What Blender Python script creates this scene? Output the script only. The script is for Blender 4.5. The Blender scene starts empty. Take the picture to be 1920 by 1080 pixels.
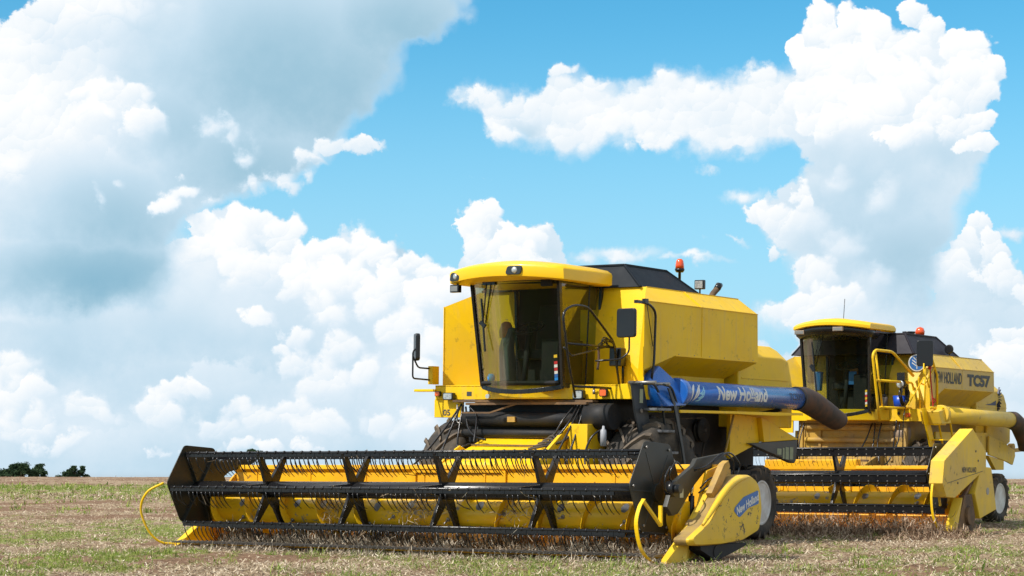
import bpy, bmesh, math, random
import numpy as np
from mathutils import Vector, Matrix
R = math.radians
sc = bpy.context.scene
TH = R(34.7)

# ---------------------------------------------------------------- camera
cam = bpy.data.cameras.new('camera'); co = bpy.data.objects.new('camera', cam)
sc.collection.objects.link(co); sc.camera = co
co.location = (0, 0, 1.06); co.rotation_euler = (R(90), 0, 0)
cam.sensor_width = 36.0; cam.lens = 36.0*3670/1920
cam.shift_y = (878-540)/1920.0
cam.clip_start = 0.1; cam.clip_end = 20000
sc.render.resolution_x = 1024; sc.render.resolution_y = 576

# ---------------------------------------------------------------- sun, exposure
SUN_AZ = math.atan2(-0.80, -0.60)      # world heading towards the sun (x, y)
SUN_EL = R(49)
sd = Vector((math.sin(SUN_AZ)*math.cos(SUN_EL), math.cos(SUN_AZ)*math.cos(SUN_EL), math.sin(SUN_EL)))
sun = bpy.data.lights.new('sun', 'SUN'); sun.energy = 5.0; sun.angle = R(0.53); sun.color = (1.0, 0.955, 0.88)
so = bpy.data.objects.new('sun', sun); sc.collection.objects.link(so)
so.rotation_euler = sd.to_track_quat('Z', 'Y').to_euler()
sc.view_settings.view_transform = 'Standard'; sc.view_settings.look = 'None'
sc.view_settings.exposure = 0.0; sc.view_settings.gamma = 1.0
sc.view_settings.use_curve_mapping = False

# ---------------------------------------------------------------- node helper
class NT:
    def __init__(s, tree): s.t = tree; s.n = tree.nodes; s.l = tree.links
    def link(s, a, b): s.l.new(a, b)
    def put(s, inp, v):
        if v is None: return
        if hasattr(v, 'is_output') or isinstance(v, bpy.types.NodeSocket): s.l.new(v, inp)
        else: inp.default_value = v
    def m(s, op, a, b=None, c=None, clamp=False):
        n = s.n.new('ShaderNodeMath'); n.operation = op; n.use_clamp = clamp
        s.put(n.inputs[0], a); s.put(n.inputs[1], b); s.put(n.inputs[2], c); return n.outputs[0]
    def comb(s, x, y, z=0.0):
        n = s.n.new('ShaderNodeCombineXYZ'); s.put(n.inputs[0], x); s.put(n.inputs[1], y); s.put(n.inputs[2], z); return n.outputs[0]
    def sep(s, v):
        n = s.n.new('ShaderNodeSeparateXYZ'); s.l.new(v, n.inputs[0]); return n.outputs
    def noise(s, v, scale, det=4, rough=.5, dist=0, lac=2.0, dim='3D', w=None, out=0):
        n = s.n.new('ShaderNodeTexNoise'); n.noise_dimensions = dim
        if v is not None: s.l.new(v, n.inputs['Vector'])
        n.inputs['Scale'].default_value = scale; n.inputs['Detail'].default_value = det
        n.inputs['Roughness'].default_value = rough; n.inputs['Distortion'].default_value = dist
        n.inputs['Lacunarity'].default_value = lac
        return n.outputs[out]
    def voro(s, v, scale, det=0, feat='SMOOTH_F1', smooth=.6, dim='2D', rough=.5):
        n = s.n.new('ShaderNodeTexVoronoi'); n.voronoi_dimensions = dim; n.feature = feat
        s.l.new(v, n.inputs['Vector']); n.inputs['Scale'].default_value = scale
        if 'Detail' in n.inputs: n.inputs['Detail'].default_value = det; n.inputs['Roughness'].default_value = rough
        if feat == 'SMOOTH_F1': n.inputs['Smoothness'].default_value = smooth
        return n.outputs['Distance']
    def curve(s, val, pts, lo, hi, vlo, vhi):
        """piecewise smooth 1-D function val -> y, built on a Float Curve"""
        n = s.n.new('ShaderNodeFloatCurve')
        t = s.m('DIVIDE', s.m('SUBTRACT', val, lo), hi-lo, clamp=True)
        s.l.new(t, n.inputs['Value'])
        c = n.mapping.curves[0]
        P = [((x-lo)/(hi-lo), (y-vlo)/(vhi-vlo)) for x, y in pts]
        c.points[0].location = P[0]; c.points[1].location = P[-1]
        for p in P[1:-1]: c.points.new(*p)
        n.mapping.extend = 'HORIZONTAL'; n.mapping.update()
        return s.m('ADD', s.m('MULTIPLY', n.outputs[0], vhi-vlo), vlo)
    def ramp(s, v, stops, interp='LINEAR'):
        n = s.n.new('ShaderNodeValToRGB'); n.color_ramp.interpolation = interp
        e = n.color_ramp.elements
        while len(e) < len(stops): e.new(.5)
        for q, (p, c) in zip(e, stops): q.position = p; q.color = (*c, 1) if len(c) == 3 else c
        s.l.new(v, n.inputs[0]); return n.outputs[0]
    def mix(s, f, a, b, mode='MIX'):
        n = s.n.new('ShaderNodeMix'); n.data_type = 'RGBA'; n.blend_type = mode
        s.put(n.inputs[0], f)
        for i, v in ((6, a), (7, b)):
            if isinstance(v, tuple) and len(v) == 3: v = (*v, 1)
            s.put(n.inputs[i], v)
        return n.outputs[2]
    def smooth(s, v, a, b):
        n = s.n.new('ShaderNodeMapRange'); n.interpolation_type = 'SMOOTHSTEP'
        s.put(n.inputs[0], v); s.put(n.inputs[1], a); s.put(n.inputs[2], b); return n.outputs[0]

# ---------------------------------------------------------------- world: Nishita sky + cumulus
world = bpy.data.worlds.new('World'); world.use_nodes = True
wt = world.node_tree; wt.nodes.clear(); W = NT(wt)
tc = wt.nodes.new('ShaderNodeTexCoord')
dx, dy, dz = W.sep(tc.outputs['Generated'])
az = W.m('ARCTAN2', dx, dy)
hor = W.m('SQRT', W.m('ADD', W.m('MULTIPLY', dx, dx), W.m('MULTIPLY', dy, dy)))
te = W.m('MINIMUM', W.m('DIVIDE', dz, W.m('MAXIMUM', hor, .05)), 1.2)
# sky chart: 1 unit = 1/3.67 rad, x eastwards, y downwards
SX = W.m('ADD', W.m('MULTIPLY', az, 3.72), 0.96)
SY = W.m('SUBTRACT', 0.878, W.m('MULTIPLY', te, 3.67))
P0 = W.comb(SX, SY)
def off(v, x, y):
    n = wt.nodes.new('ShaderNodeVectorMath'); n.operation = 'ADD'; wt.links.new(v, n.inputs[0]); n.inputs[1].default_value = (x, y, 0); return n.outputs[0]
n1 = W.noise(P0, 8.0, det=8, rough=.62, dim='2D')
n2 = W.noise(off(P0, 7.3, 3.1), 8.0, det=8, rough=.62, dim='2D')
c1 = W.m('SUBTRACT', n1, .5); c2 = W.m('SUBTRACT', n2, .5)
PW = W.comb(W.m('ADD', SX, W.m('MULTIPLY', c1, .080)), W.m('ADD', SY, W.m('MULTIPLY', c2, .080)))
def vm(op, a, b=None, c=None):
    n = wt.nodes.new('ShaderNodeVectorMath'); n.operation = op
    for i, q in enumerate((a, b, c)):
        if q is None: continue
        if isinstance(q, tuple): n.inputs[i].default_value = q
        else: wt.links.new(q, n.inputs[i])
    return n.outputs['Value'] if op in ('DOT_PRODUCT', 'LENGTH') else n.outputs[0]
def cells(scale, seed):
    """rounded cauliflower cells: returns how far each spot faces the light, and its height"""
    q = wt.nodes.new('ShaderNodeTexVoronoi'); q.voronoi_dimensions = '2D'; q.feature = 'F1'; q.inputs['Scale'].default_value = scale
    p = off(PW, seed, seed*.7); wt.links.new(p, q.inputs['Vector'])
    d = vm('SUBTRACT', p, q.outputs['Position'])
    return vm('DOT_PRODUCT', d, (-.45*scale, -.89*scale, 0)), q.outputs['Distance']
f1, h1 = cells(17, 3.3); f2, h2 = cells(36, 8.1)
facing = W.m('ADD', W.m('MULTIPLY', f1, .60), W.m('MULTIPLY', f2, .40))
edge = W.m('ADD', W.m('MULTIPLY', W.m('SUBTRACT', .40, h1), .026), W.m('ADD', W.m('MULTIPLY', W.m('SUBTRACT', .40, h2), .012), W.m('MULTIPLY', c1, .050)))
def K(p): return [(a/1000, b/1000) for a, b in p]
def MAXN(*a):
    r = a[0]
    for q in a[1:]: r = W.m('MAXIMUM', r, q)
    return r
def MINN(*a):
    r = a[0]
    for q in a[1:]: r = W.m('MINIMUM', r, q)
    return r
wx, wy, _z = W.sep(PW)
def gauss(cx, cy, rx, ry):
    v = vm('MULTIPLY_ADD', PW, (1000/rx, 1000/ry, 0), (-cx/rx, -cy/ry, 0))
    return W.m('POWER', 2.718, W.m('MULTIPLY', vm('DOT_PRODUCT', v, v), -1.0))
def fmix(f, a, b):
    n = wt.nodes.new('ShaderNodeMix'); n.data_type = 'FLOAT'; W.put(n.inputs[0], f); W.put(n.inputs[2], a); W.put(n.inputs[3], b); return n.outputs[0]
state = dict(a=None, l=None)
def field(mask, light):
    """lay a wide sheet of cloud over what is there"""
    state['l'] = light if state['l'] is None else fmix(mask, state['l'], light)
    state['a'] = mask if state['a'] is None else W.m('MAXIMUM', state['a'], mask)
def make_puff_group():
    g = bpy.data.node_groups.new('cloud_head', 'ShaderNodeTree'); T = NT(g)
    for nm, ty in (('P','NodeSocketVector'),('Edge','NodeSocketFloat'),('Light','NodeSocketFloat'),('Alpha','NodeSocketFloat'),('Inv','NodeSocketVector'),('Off','NodeSocketVector'),('K','NodeSocketFloat'),('Soft','NodeSocketFloat'),('Slope','NodeSocketFloat'),('Mid','NodeSocketFloat'),('Body','NodeSocketFloat')):
        g.interface.new_socket(nm, in_out='INPUT', socket_type=ty)
    for nm, ty in (('P','NodeSocketVector'),('Light','NodeSocketFloat'),('Alpha','NodeSocketFloat')): g.interface.new_socket(nm, in_out='OUTPUT', socket_type=ty)
    gi = g.nodes.new('NodeGroupInput').outputs; go = g.nodes.new('NodeGroupOutput').inputs
    def v_(op, *a):
        n = g.nodes.new('ShaderNodeVectorMath'); n.operation = op
        for i, q in enumerate(a):
            if isinstance(q, tuple): n.inputs[i].default_value = q
            else: g.links.new(q, n.inputs[i])
        return n.outputs['Value'] if op in ('DOT_PRODUCT', 'LENGTH') else n.outputs[0]
    v = v_('MULTIPLY_ADD', gi['P'], gi['Inv'], gi['Off'])
    d = T.m('ADD', T.m('MULTIPLY', gi['Edge'], gi['K']), T.m('SUBTRACT', 1.0, v_('LENGTH', v)))
    mask = T.smooth(d, 0.0, gi['Soft'])
    s_ = v_('DOT_PRODUCT', v, (.30, .80, 0))               # -1 lit side .. 1 shaded side
    m2 = T.m('MULTIPLY', mask, T.smooth(s_, .85, .05))       # the lower side fades so that heads pile up
    li = T.m('MULTIPLY_ADD', s_, gi['Slope'], gi['Mid'])
    mx = g.nodes.new('ShaderNodeMix'); mx.data_type = 'FLOAT'; g.links.new(m2, mx.inputs[0]); g.links.new(gi['Light'], mx.inputs[2]); g.links.new(li, mx.inputs[3])
    mb = g.nodes.new('ShaderNodeMix'); mb.data_type = 'FLOAT'; g.links.new(gi['Body'], mb.inputs[0]); g.links.new(m2, mb.inputs[2]); g.links.new(mask, mb.inputs[3])
    al = T.m('MAXIMUM', gi['Alpha'], mb.outputs[0])
    g.links.new(mx.outputs[0], go['Light']); g.links.new(al, go['Alpha'])
    # the chart is handed on so that heads are evaluated one after the other
    g.links.new(v_('MULTIPLY_ADD', al, (1e-7, 1e-7, 0), gi['P']), go['P'])
    return g
ZONE = [-9, 9]; SHARED = ('PW','P0','SX','SY','c1','c2','edge','facing','wx','wy','te','dz','SKYh')
HEAD = make_puff_group()
def puff(cx, cy, rx, ry, top=.95, bot=.62, soft=.16, body=True, rot=0.0, k=1.0):
    """one rounded head of cloud; soft = width of its rim, bottom fades out into what lies behind"""
    if cx+rx+75 < ZONE[0]*1000 or cx-rx-75 > ZONE[1]*1000: return
    n = wt.nodes.new('ShaderNodeGroup'); n.node_tree = HEAD; i = n.inputs
    wt.links.new(state['P'], i['P']); wt.links.new(edge, i['Edge']); wt.links.new(state['l'], i['Light']); wt.links.new(state['a'], i['Alpha'])
    i['Inv'].default_value = (1000/rx, 1000/ry, 0); i['Off'].default_value = (-cx/rx, -cy/ry, 0); i['K'].default_value = k*1000/min(rx, ry)
    i['Soft'].default_value = soft; i['Slope'].default_value = (bot-top)*.62; i['Mid'].default_value = (top+bot)/2+(top-bot)*.12; i['Body'].default_value = 1.0 if body else 0.0
    state['l'] = n.outputs['Light']; state['a'] = n.outputs['Alpha']; state['P'] = n.outputs['P']
# clear sky
sky = wt.nodes.new('ShaderNodeTexSky'); sky.sky_type = 'NISHITA'; sky.sun_disc = False
sky.sun_elevation = SUN_EL; sky.sun_rotation = SUN_AZ; sky.altitude = 300; sky.air_density = 1.0; sky.dust_density = 0.6; sky.ozone_density = 1.0
SKY = W.mix(1.0, sky.outputs[0], (.47, 1.36, 1.56), 'MULTIPLY')
SKYs = W.mix(1.0, SKY, (.10, .10, .10), 'MULTIPLY')
SKYh = W.mix(W.m('MULTIPLY', W.smooth(SY, -.05, .80), .90), SKYs, (.46, .73, .93))
def cloud_zone(lo, hi):
    """the sky colour between two bearings; heads of cloud that cannot reach the zone are left out"""
    global wt, W, PW, P0, SX, SY, c1, c2, edge, facing, wx, wy, te, dz, SKYh
    outer = {k: globals()[k] for k in SHARED}; owt, oW = wt, W
    g = bpy.data.node_groups.new('sky_zone', 'ShaderNodeTree'); vec = ('PW', 'P0')
    for k in SHARED: g.interface.new_socket(k, in_out='INPUT', socket_type='NodeSocketVector' if k in vec else 'NodeSocketColor' if k == 'SKYh' else 'NodeSocketFloat')
    g.interface.new_socket('Shader', in_out='OUTPUT', socket_type='NodeSocketShader')
    wt, W = g, NT(g); gi = g.nodes.new('NodeGroupInput').outputs
    for k in SHARED: globals()[k] = gi[k]
    ZONE[:] = [lo, hi]; state.update(a=None, l=None, P=PW)
    # ---- B: bank of cumulus above the horizon (skyline as a function of bearing)
    B_t = W.curve(wx, K([(-900,450),(-500,380),(-200,470),(0,470),(250,470),(330,450),(370,435),(425,395),(490,392),(535,408),(575,455),(600,440),(650,425),(700,440),(745,458),(800,482),(848,500),(868,400),(905,384),(940,398),(975,430),(1005,412),(1025,402),(1045,435),(1062,490),(1100,540),(1200,580),(1300,610),(1400,640),(1470,650),(1510,600),(1600,570),(1720,565),(1770,500),(1795,445),(1828,414),(1850,445),(1880,490),(1925,525),(2100,400),(2400,300),(2800,430)]), -.9, 2.8, .2, .7)
    covB = W.smooth(W.m('ADD', W.m('SUBTRACT', wy, B_t), W.m('MULTIPLY', edge, .8)), -.002, .010)
    lB = W.m('SUBTRACT', .745, MAXN(W.m('MULTIPLY', gauss(250, 650, 420, 75), .14), W.m('MULTIPLY', gauss(740, 470, 30, 45), .25), W.m('MULTIPLY', W.smooth(SY, .80, .885), .12), W.m('MULTIPLY', gauss(330, 720, 160, 50), .14), W.m('MULTIPLY', gauss(1250, 560, 250, 70), .10)))
    field(covB, lB)
    for p in ((470,428,56,46),(528,442,50,42),(420,470,62,52),(575,480,46,40),(615,470,44,38),(662,462,48,42),(712,478,44,36),(762,492,44,34),(815,512,42,30),(880,430,26,48),(912,412,38,32),(900,462,52,44),(962,456,46,34),(1024,424,23,24),(1002,452,32,28),(1000,485,60,26),
              (370,430,44,24),(360,480,46,40),(470,500,80,56),(560,530,60,46),(640,525,58,48),(735,545,52,42),(800,560,50,40),(860,545,55,45)): puff(*p, top=.98, bot=.76, soft=.28)
    for p in ((600,590,58,44),(690,575,46,40),(748,618,56,44),(548,636,40,32),(522,655,26,24),(556,684,48,40),(640,650,44,42),(608,720,70,48),(690,702,46,40),(780,700,54,44),(820,650,60,45),(500,610,40,22)): puff(*p, top=.95, bot=.77, soft=.50, body=False)
    for p in ((430,716,84,54),): puff(*p, top=.76, bot=.66, soft=.25, body=False)
    for p in ((34,700,50,42),(76,738,44,34),(12,762,60,44),(70,800,60,36),(168,768,52,34),(210,790,56,34),(330,742,42,24),(376,736,28,22),(300,782,80,36),(440,768,44,28),(478,788,60,34),(400,806,70,30),(560,786,56,32),(620,800,60,32),(700,796,66,34),(775,800,56,34),(150,824,90,26),(330,838,60,14),(430,845,55,16),(560,850,60,14)): puff(*p, top=.93, bot=.74, soft=.50, body=False)
    for p in ((1825,440,30,36),(1800,475,40,36),(1852,482,36,34),(1770,520,54,42),(1868,530,56,40),(1910,640,50,40),(1890,690,60,50),(1940,560,60,40)): puff(*p, top=.98, bot=.76, soft=.16)
    if hi > 1.33 and lo < 2.0:
        # ---- C: tall cumulus on the right
        C_l = W.curve(wy, K([(-40,1640),(5,1600),(20,1550),(50,1506),(90,1500),(120,1480),(200,1460),(280,1480),(310,1510),(350,1500),(385,1440),(420,1425),(450,1445),(480,1490),(540,1500),(600,1450),(660,1390)]), -.04, .66, 1.3, 1.7)
        C_r = W.curve(wy, K([(-40,1640),(0,1660),(15,1735),(60,1765),(85,1780),(100,1840),(160,1868),(200,1858),(260,1852),(320,1838),(400,1800),(460,1775),(520,1750),(600,1780),(660,1900)]), -.04, .66, 1.6, 1.95)
        sC = MINN(W.m('SUBTRACT', wx, C_l), W.m('SUBTRACT', C_r, wx), W.m('ADD', wy, -.055), W.m('SUBTRACT', .62, wy))
        covC = W.smooth(W.m('ADD', sC, W.m('MULTIPLY', edge, .8)), W.m('MULTIPLY', W.smooth(SY, .25, .5), -.035), W.m('ADD', .012, W.m('MULTIPLY', W.smooth(SY, .25, .5), .012)))
        lC = W.m('SUBTRACT', .84, W.m('MULTIPLY', W.smooth(SY, .22, .30), MAXN(W.m('MULTIPLY', gauss(1640, 400, 190, 200), .26), W.m('MULTIPLY', gauss(1690, 490, 140, 100), .36), W.m('MULTIPLY', gauss(1760, 310, 110, 70), .22))))
    if hi > .80 and lo < 1.62:
        # D: flat band in the middle
        D_t = W.curve(wx, K([(820,190),(850,172),(900,160),(980,174),(1010,168),(1035,120),(1090,132),(1150,150),(1200,142),(1250,116),(1300,140),(1400,134),(1470,114),(1560,100)]), .82, 1.56, .05, .35)
        D_b = W.curve(wx, K([(820,180),(850,196),(900,232),(925,270),(1000,272),(1070,298),(1150,280),(1250,280),(1300,294),(1400,300),(1480,292),(1560,300)]), .82, 1.56, .05, .35)
        sD = MINN(W.m('SUBTRACT', wy, D_t), W.m('SUBTRACT', D_b, wy), W.m('SUBTRACT', wx, .836), W.m('SUBTRACT', 1.58, wx))
        covD = W.smooth(W.m('ADD', sD, W.m('MULTIPLY', edge, 1.0)), -.012, .035)
        field(covD, W.m('SUBTRACT', .86, W.m('MULTIPLY', gauss(990, 240, 40, 24), .22)))
        for p in ((1050,134,38,20),(1100,165,60,30),(1245,146,38,30),(1440,148,60,38),(895,186,48,26),(975,205,56,30),(950,250,44,24),(1060,258,60,32),(1150,222,60,36),(1260,225,70,40),(1350,196,70,44),(1430,230,60,46),(1230,270,60,20),(1380,270,60,24)): puff(*p, top=.92, bot=.80, soft=.60, body=False)
    if hi > 1.33 and lo < 2.0:
        field(covC, lC)
        for p in ((1712,44,44,32),(1748,66,28,24),(1545,52,48,38),(1600,62,46,36),(1645,84,44,34),(1700,96,50,40),(1500,104,30,28),(1528,132,52,42),(1600,130,64,50),(1808,122,52,36),(1852,152,32,32),(1828,190,42,36),(1775,170,60,46),(1690,160,60,48),(1740,225,60,44),(1560,195,66,50),(1640,215,60,46),(1800,250,46,32),(1845,250,26,24),(1500,180,44,40),(1545,245,52,34),(1690,262,60,36),(1838,290,30,24)): puff(*p, top=1.0, bot=.82, soft=.20)
        for p in ((1540,420,50,50),(1590,470,60,50),(1560,350,50,40),(1640,540,60,46),(1660,380,60,50)): puff(*p, top=.89, bot=.72, soft=1.2, body=False)
        for p in ((1428,412,34,30),(1470,432,50,40),(1512,395,26,40),(1440,465,40,24),(1530,520,60,46),(1500,590,70,40),(1570,575,60,40)): puff(*p, top=.94, bot=.76, soft=.30, body=True)
    if lo < .96:
        # ---- A: the big upper-left cloud, right-hand outline as a function of height
        A_r = W.curve(wy, K([(-600,900),(-200,920),(0,885),(50,865),(100,775),(150,745),(200,712),(250,655),(300,630),(340,560),(380,450),(430,365),(500,345),(560,310),(600,200),(630,-150),(660,-700)]), -.6, .66, -.8, 1.1)
        corner = W.m('MULTIPLY', W.smooth(W.m('ADD', W.m('ADD', wx, W.m('MULTIPLY', wy, 1.7)), W.m('MULTIPLY', edge, 1.5)), .115, .090), W.smooth(wy, -.12, -.05))
        sA = W.m('SUBTRACT', A_r, wx)
        lowA = W.smooth(SY, .46, .62)
        covA = W.smooth(W.m('ADD', sA, W.m('MULTIPLY', edge, W.m('SUBTRACT', 1.3, lowA))), W.m('SUBTRACT', -.014, W.m('MULTIPLY', lowA, .05)), W.m('ADD', .045, W.m('MULTIPLY', lowA, .12)))
        covA = W.m('MULTIPLY', covA, W.m('SUBTRACT', 1.0, corner))
        dA = MAXN(W.m('MULTIPLY', gauss(560, 150, 330, 230), .60), W.m('MULTIPLY', gauss(200, 530, 250, 95), .80), W.m('MULTIPLY', gauss(220, 430, 230, 130), .60),
                  W.m('MULTIPLY', gauss(480, 330, 260, 130), .58), W.m('MULTIPLY', gauss(760, 60, 220, 150), .60), W.m('MULTIPLY', gauss(340, 260, 140, 140), .46))
        lA = W.m('SUBTRACT', .96, dA)
        covA2 = covA
        field(covA2, lA)
        for p in ((150,30,190,50),(30,110,90,60),(60,200,80,60),(20,330,50,50)): puff(*p, top=1.0, bot=.86, soft=.9, body=False)
        for p in ((225,208,76,58),(180,240,50,40),(150,210,26,22),(270,240,60,50)): puff(*p, top=1.0, bot=.66, soft=.30, body=False)
        for p in ((405,250,50,26,.9),(432,270,40,22,.6),(450,300,40,30,0)): puff(*p[:4], top=.96, bot=.74, soft=1.1, body=False, rot=-p[4])
        for p in ((212,350,22,22,0),(190,392,20,34,-.6)): puff(*p[:4], top=.90, bot=.72, soft=1.2, body=False, rot=p[4])
        for p in ((352,368,46,22),(318,392,34,18),(390,385,30,22),(340,335,16,10)): puff(*p, top=.96, bot=.80, soft=1.0, body=False)
        for p in ((640,278,50,16),(690,276,36,12),(590,300,40,18),(470,352,50,24),(530,340,50,24)): puff(*p, top=.90, bot=.76, soft=.7, body=True)
    # E: wisps
    for p in ((1335,318,36,12),(1400,370,60,22),(907,343,24,5),(1290,490,90,13),(1900,448,34,16),(1380,452,60,9),(1160,478,110,22),(1090,490,60,24),(1450,600,60,40)): puff(*p, top=.90, bot=.84, soft=1.0, body=True, k=.35)
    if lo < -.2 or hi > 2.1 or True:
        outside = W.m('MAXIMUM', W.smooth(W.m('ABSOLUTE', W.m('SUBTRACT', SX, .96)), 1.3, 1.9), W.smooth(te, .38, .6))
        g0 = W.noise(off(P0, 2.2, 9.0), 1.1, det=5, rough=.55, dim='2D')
        covG = W.m('MULTIPLY', W.smooth(g0, .41, .56), outside)  # unseen cloud cover outside the view, thickened to brighten the shaded side panels
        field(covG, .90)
    cov = W.m('MINIMUM', state['a'], 1.0)
    if lo < .16: cov = W.m('MULTIPLY', cov, W.m('SUBTRACT', 1.0, corner))
    light = state['l']
    # small scale modelling, strongest on the sunlit heads and gone in the smooth shade
    lowf = W.noise(off(P0, 5, 5), 3.0, det=5, rough=.5, dim='2D')
    amp = W.smooth(light, .66, .90)
    light = W.m('ADD', light, W.m('MULTIPLY', W.m('MULTIPLY', facing, .10), amp))
    light = W.m('ADD', light, W.m('MULTIPLY', c2, .22))
    light = W.m('ADD', light, W.m('MULTIPLY', W.m('SUBTRACT', lowf, .5), .22), clamp=False)
    light = W.m('MAXIMUM', W.m('MINIMUM', W.m('ADD', light, .0), 1.0), 0.0)
    cloudcol = W.ramp(light, [(0.0, (.20, .44, .60)), (.35, (.36, .58, .72)), (.60, (.56, .74, .87)), (.78, (.76, .87, .96)), (.90, (.93, .97, 1.0)), (1.0, (1.04, 1.04, 1.04))])
    final = W.mix(cov, SKYh, cloudcol)
    final = W.mix(W.smooth(dz, .0, -.02), final, (.18, .15, .11))
    bg = wt.nodes.new('ShaderNodeBackground'); wt.links.new(final, bg.inputs[0]); bg.inputs[1].default_value = 1.0
    wt.links.new(bg.outputs[0], g.nodes.new('NodeGroupOutput').inputs[0])
    wt, W = owt, oW
    for k in SHARED: globals()[k] = outer[k]
    n = wt.nodes.new('ShaderNodeGroup'); n.node_tree = g
    for k in SHARED: wt.links.new(outer[k], n.inputs[k])
    return n.outputs[0]
cuts = [-9, -.10, .16, .38, .58, .80, 1.10, 1.46, 1.70, 2.0, 9]
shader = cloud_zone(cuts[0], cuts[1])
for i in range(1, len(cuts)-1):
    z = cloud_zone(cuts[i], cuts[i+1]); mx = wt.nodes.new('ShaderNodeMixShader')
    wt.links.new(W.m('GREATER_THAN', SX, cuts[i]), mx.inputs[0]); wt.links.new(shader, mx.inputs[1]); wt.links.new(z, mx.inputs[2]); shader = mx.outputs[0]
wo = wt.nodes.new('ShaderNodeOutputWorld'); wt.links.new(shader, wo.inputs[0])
sc.world = world
world.cycles.sampling_method = 'MANUAL'; world.cycles.sample_map_resolution = 256

# ---------------------------------------------------------------- materials
def mat(name, col, rough=.5, metal=0.0, var=.0, vscale=3.0, col2=None, bump=0.0, bscale=40.0, coat=0.0, chips=0.0, chipcol=(.10,.06,.03), dust=0.0, spec=.5, dustcol=(.42,.31,.18), streak=0.0):
    m = bpy.data.materials.new(name); m.use_nodes = True; t = NT(m.node_tree)
    b = m.node_tree.nodes['Principled BSDF']
    tcn = m.node_tree.nodes.new('ShaderNodeTexCoord'); o = tcn.outputs['Object']
    c = (*col, 1)
    out = None
    if var > 0:
        n = t.noise(o, vscale, det=6, rough=.6)
        k = t.smooth(n, .35, .68)
        out = t.mix(t.m('MULTIPLY', k, var), col, col2 if col2 else tuple(x*.6 for x in col))
    if dust > 0:
        n = t.noise(o, 1.7, det=8, rough=.7)
        k = t.m('MULTIPLY', t.smooth(n, .38, .72), dust)
        out = t.mix(k, out if out is not None else col, dustcol)
    if chips > 0:
        n = t.noise(o, 9.0, det=6, rough=.75); n3 = t.noise(o, 1.6, det=2)
        k = t.m('MULTIPLY', t.smooth(n, .585, .615), t.smooth(n3, .46, .60))
        out = t.mix(t.m('MULTIPLY', k, chips), out if out is not None else col, chipcol)
    if streak:
        mp_ = m.node_tree.nodes.new('ShaderNodeMapping'); mp_.inputs['Scale'].default_value = (7, 7, .45); m.node_tree.links.new(o, mp_.inputs[0])
        n = t.noise(mp_.outputs[0], 1.6, det=5, rough=.6); n4 = t.noise(o, .8, det=3)
        out = t.mix(t.m('MULTIPLY', t.m('MULTIPLY', t.smooth(n, .48, .72), t.smooth(n4, .35, .65)), streak), out if out is not None else col, dustcol)
    if out is not None: t.link(out, b.inputs['Base Color'])
    else: b.inputs['Base Color'].default_value = c
    b.inputs['Metallic'].default_value = metal
    rn = t.noise(o, 5.0, det=5, rough=.6)
    t.link(t.m('ADD', t.m('MULTIPLY', t.m('SUBTRACT', rn, .5), .25), rough, clamp=True), b.inputs['Roughness'])
    b.inputs['Specular IOR Level'].default_value = spec
    if coat: b.inputs['Coat Weight'].default_value = coat; b.inputs['Coat Roughness'].default_value = .12
    if bump:
        bn = m.node_tree.nodes.new('ShaderNodeBump'); bn.inputs['Strength'].default_value = bump; bn.inputs['Distance'].default_value = .01
        t.link(t.noise(o, bscale, det=4), bn.inputs['Height']); t.link(bn.outputs[0], b.inputs['Normal'])
    return m
M = {}
M['yellow'] = mat('yellow_paint', (.84,.52,.003), .45, var=.5, vscale=1.8, col2=(.75,.43,.004), dust=.09, chips=.30, coat=.0, spec=.22, streak=.30, bump=.02, bscale=6)
M['yellow_old'] = mat('weathered_yellow_paint', (.76,.49,.022), .48, var=.6, vscale=1.6, col2=(.56,.36,.06), dust=.36, chips=.5, spec=.28, streak=.35, dustcol=(.46,.33,.17), bump=.03, bscale=8)
M['yellow_front'] = mat('clean_yellow_paint', (.84,.50,.005), .38, var=.3, vscale=1.5, col2=(.74,.40,.008), dust=.06, coat=.05, spec=.3)
M['header_yellow'] = mat('header_yellow_paint', (.82,.43,.008), .42, var=.5, vscale=2.5, col2=(.70,.31,.008), spec=.3, dust=.10, chips=.85, chipcol=(.16,.07,.02))
M['auger_yellow'] = mat('worn_auger_paint', (.84,.50,.008), .33, var=.5, vscale=2.0, col2=(.72,.34,.008), chips=1.0, chipcol=(.24,.20,.17))
M['cover_yellow'] = mat('scuffed_cover_paint', (.74,.48,.022), .42, var=.5, vscale=2.2, col2=(.62,.37,.025), dust=.22, chips=1.0, chipcol=(.06,.05,.04), spec=.3)
M['tan_panel'] = mat('sun_faded_dusty_panel', (.60,.42,.10), .6, var=.6, vscale=2, col2=(.50,.36,.16), dust=.5, dustcol=(.50,.37,.20), spec=.25, streak=.3)
M['dusty_cover'] = mat('dirt_caked_cover_edge', (.34,.22,.05), .8, var=.8, vscale=5, col2=(.20,.13,.06), dust=.4, spec=.2)
M['dusty_yellow'] = mat('dusty_yellow_paint', (.46,.27,.03), .7, var=.8, vscale=3.0, col2=(.22,.13,.05), dust=.5, chips=.5)
M['rusty'] = mat('rusty_dusty_steel', (.20,.11,.045), .8, var=.9, vscale=4.0, col2=(.07,.045,.03), bump=.2)
M['black'] = mat('black_paint', (.008,.008,.010), .27, var=.5, vscale=3, col2=(.018,.017,.016), dust=.05, dustcol=(.10,.08,.06), spec=.42)
M['plate'] = mat('black_sheet_metal', (.013,.015,.013), .40, var=.7, vscale=2.5, col2=(.030,.026,.018), dust=.14, dustcol=(.09,.065,.035))
M['ladder'] = mat('dark_grey_paint', (.020,.027,.034), .42, var=.5, dust=.10, dustcol=(.10,.09,.07))
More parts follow.
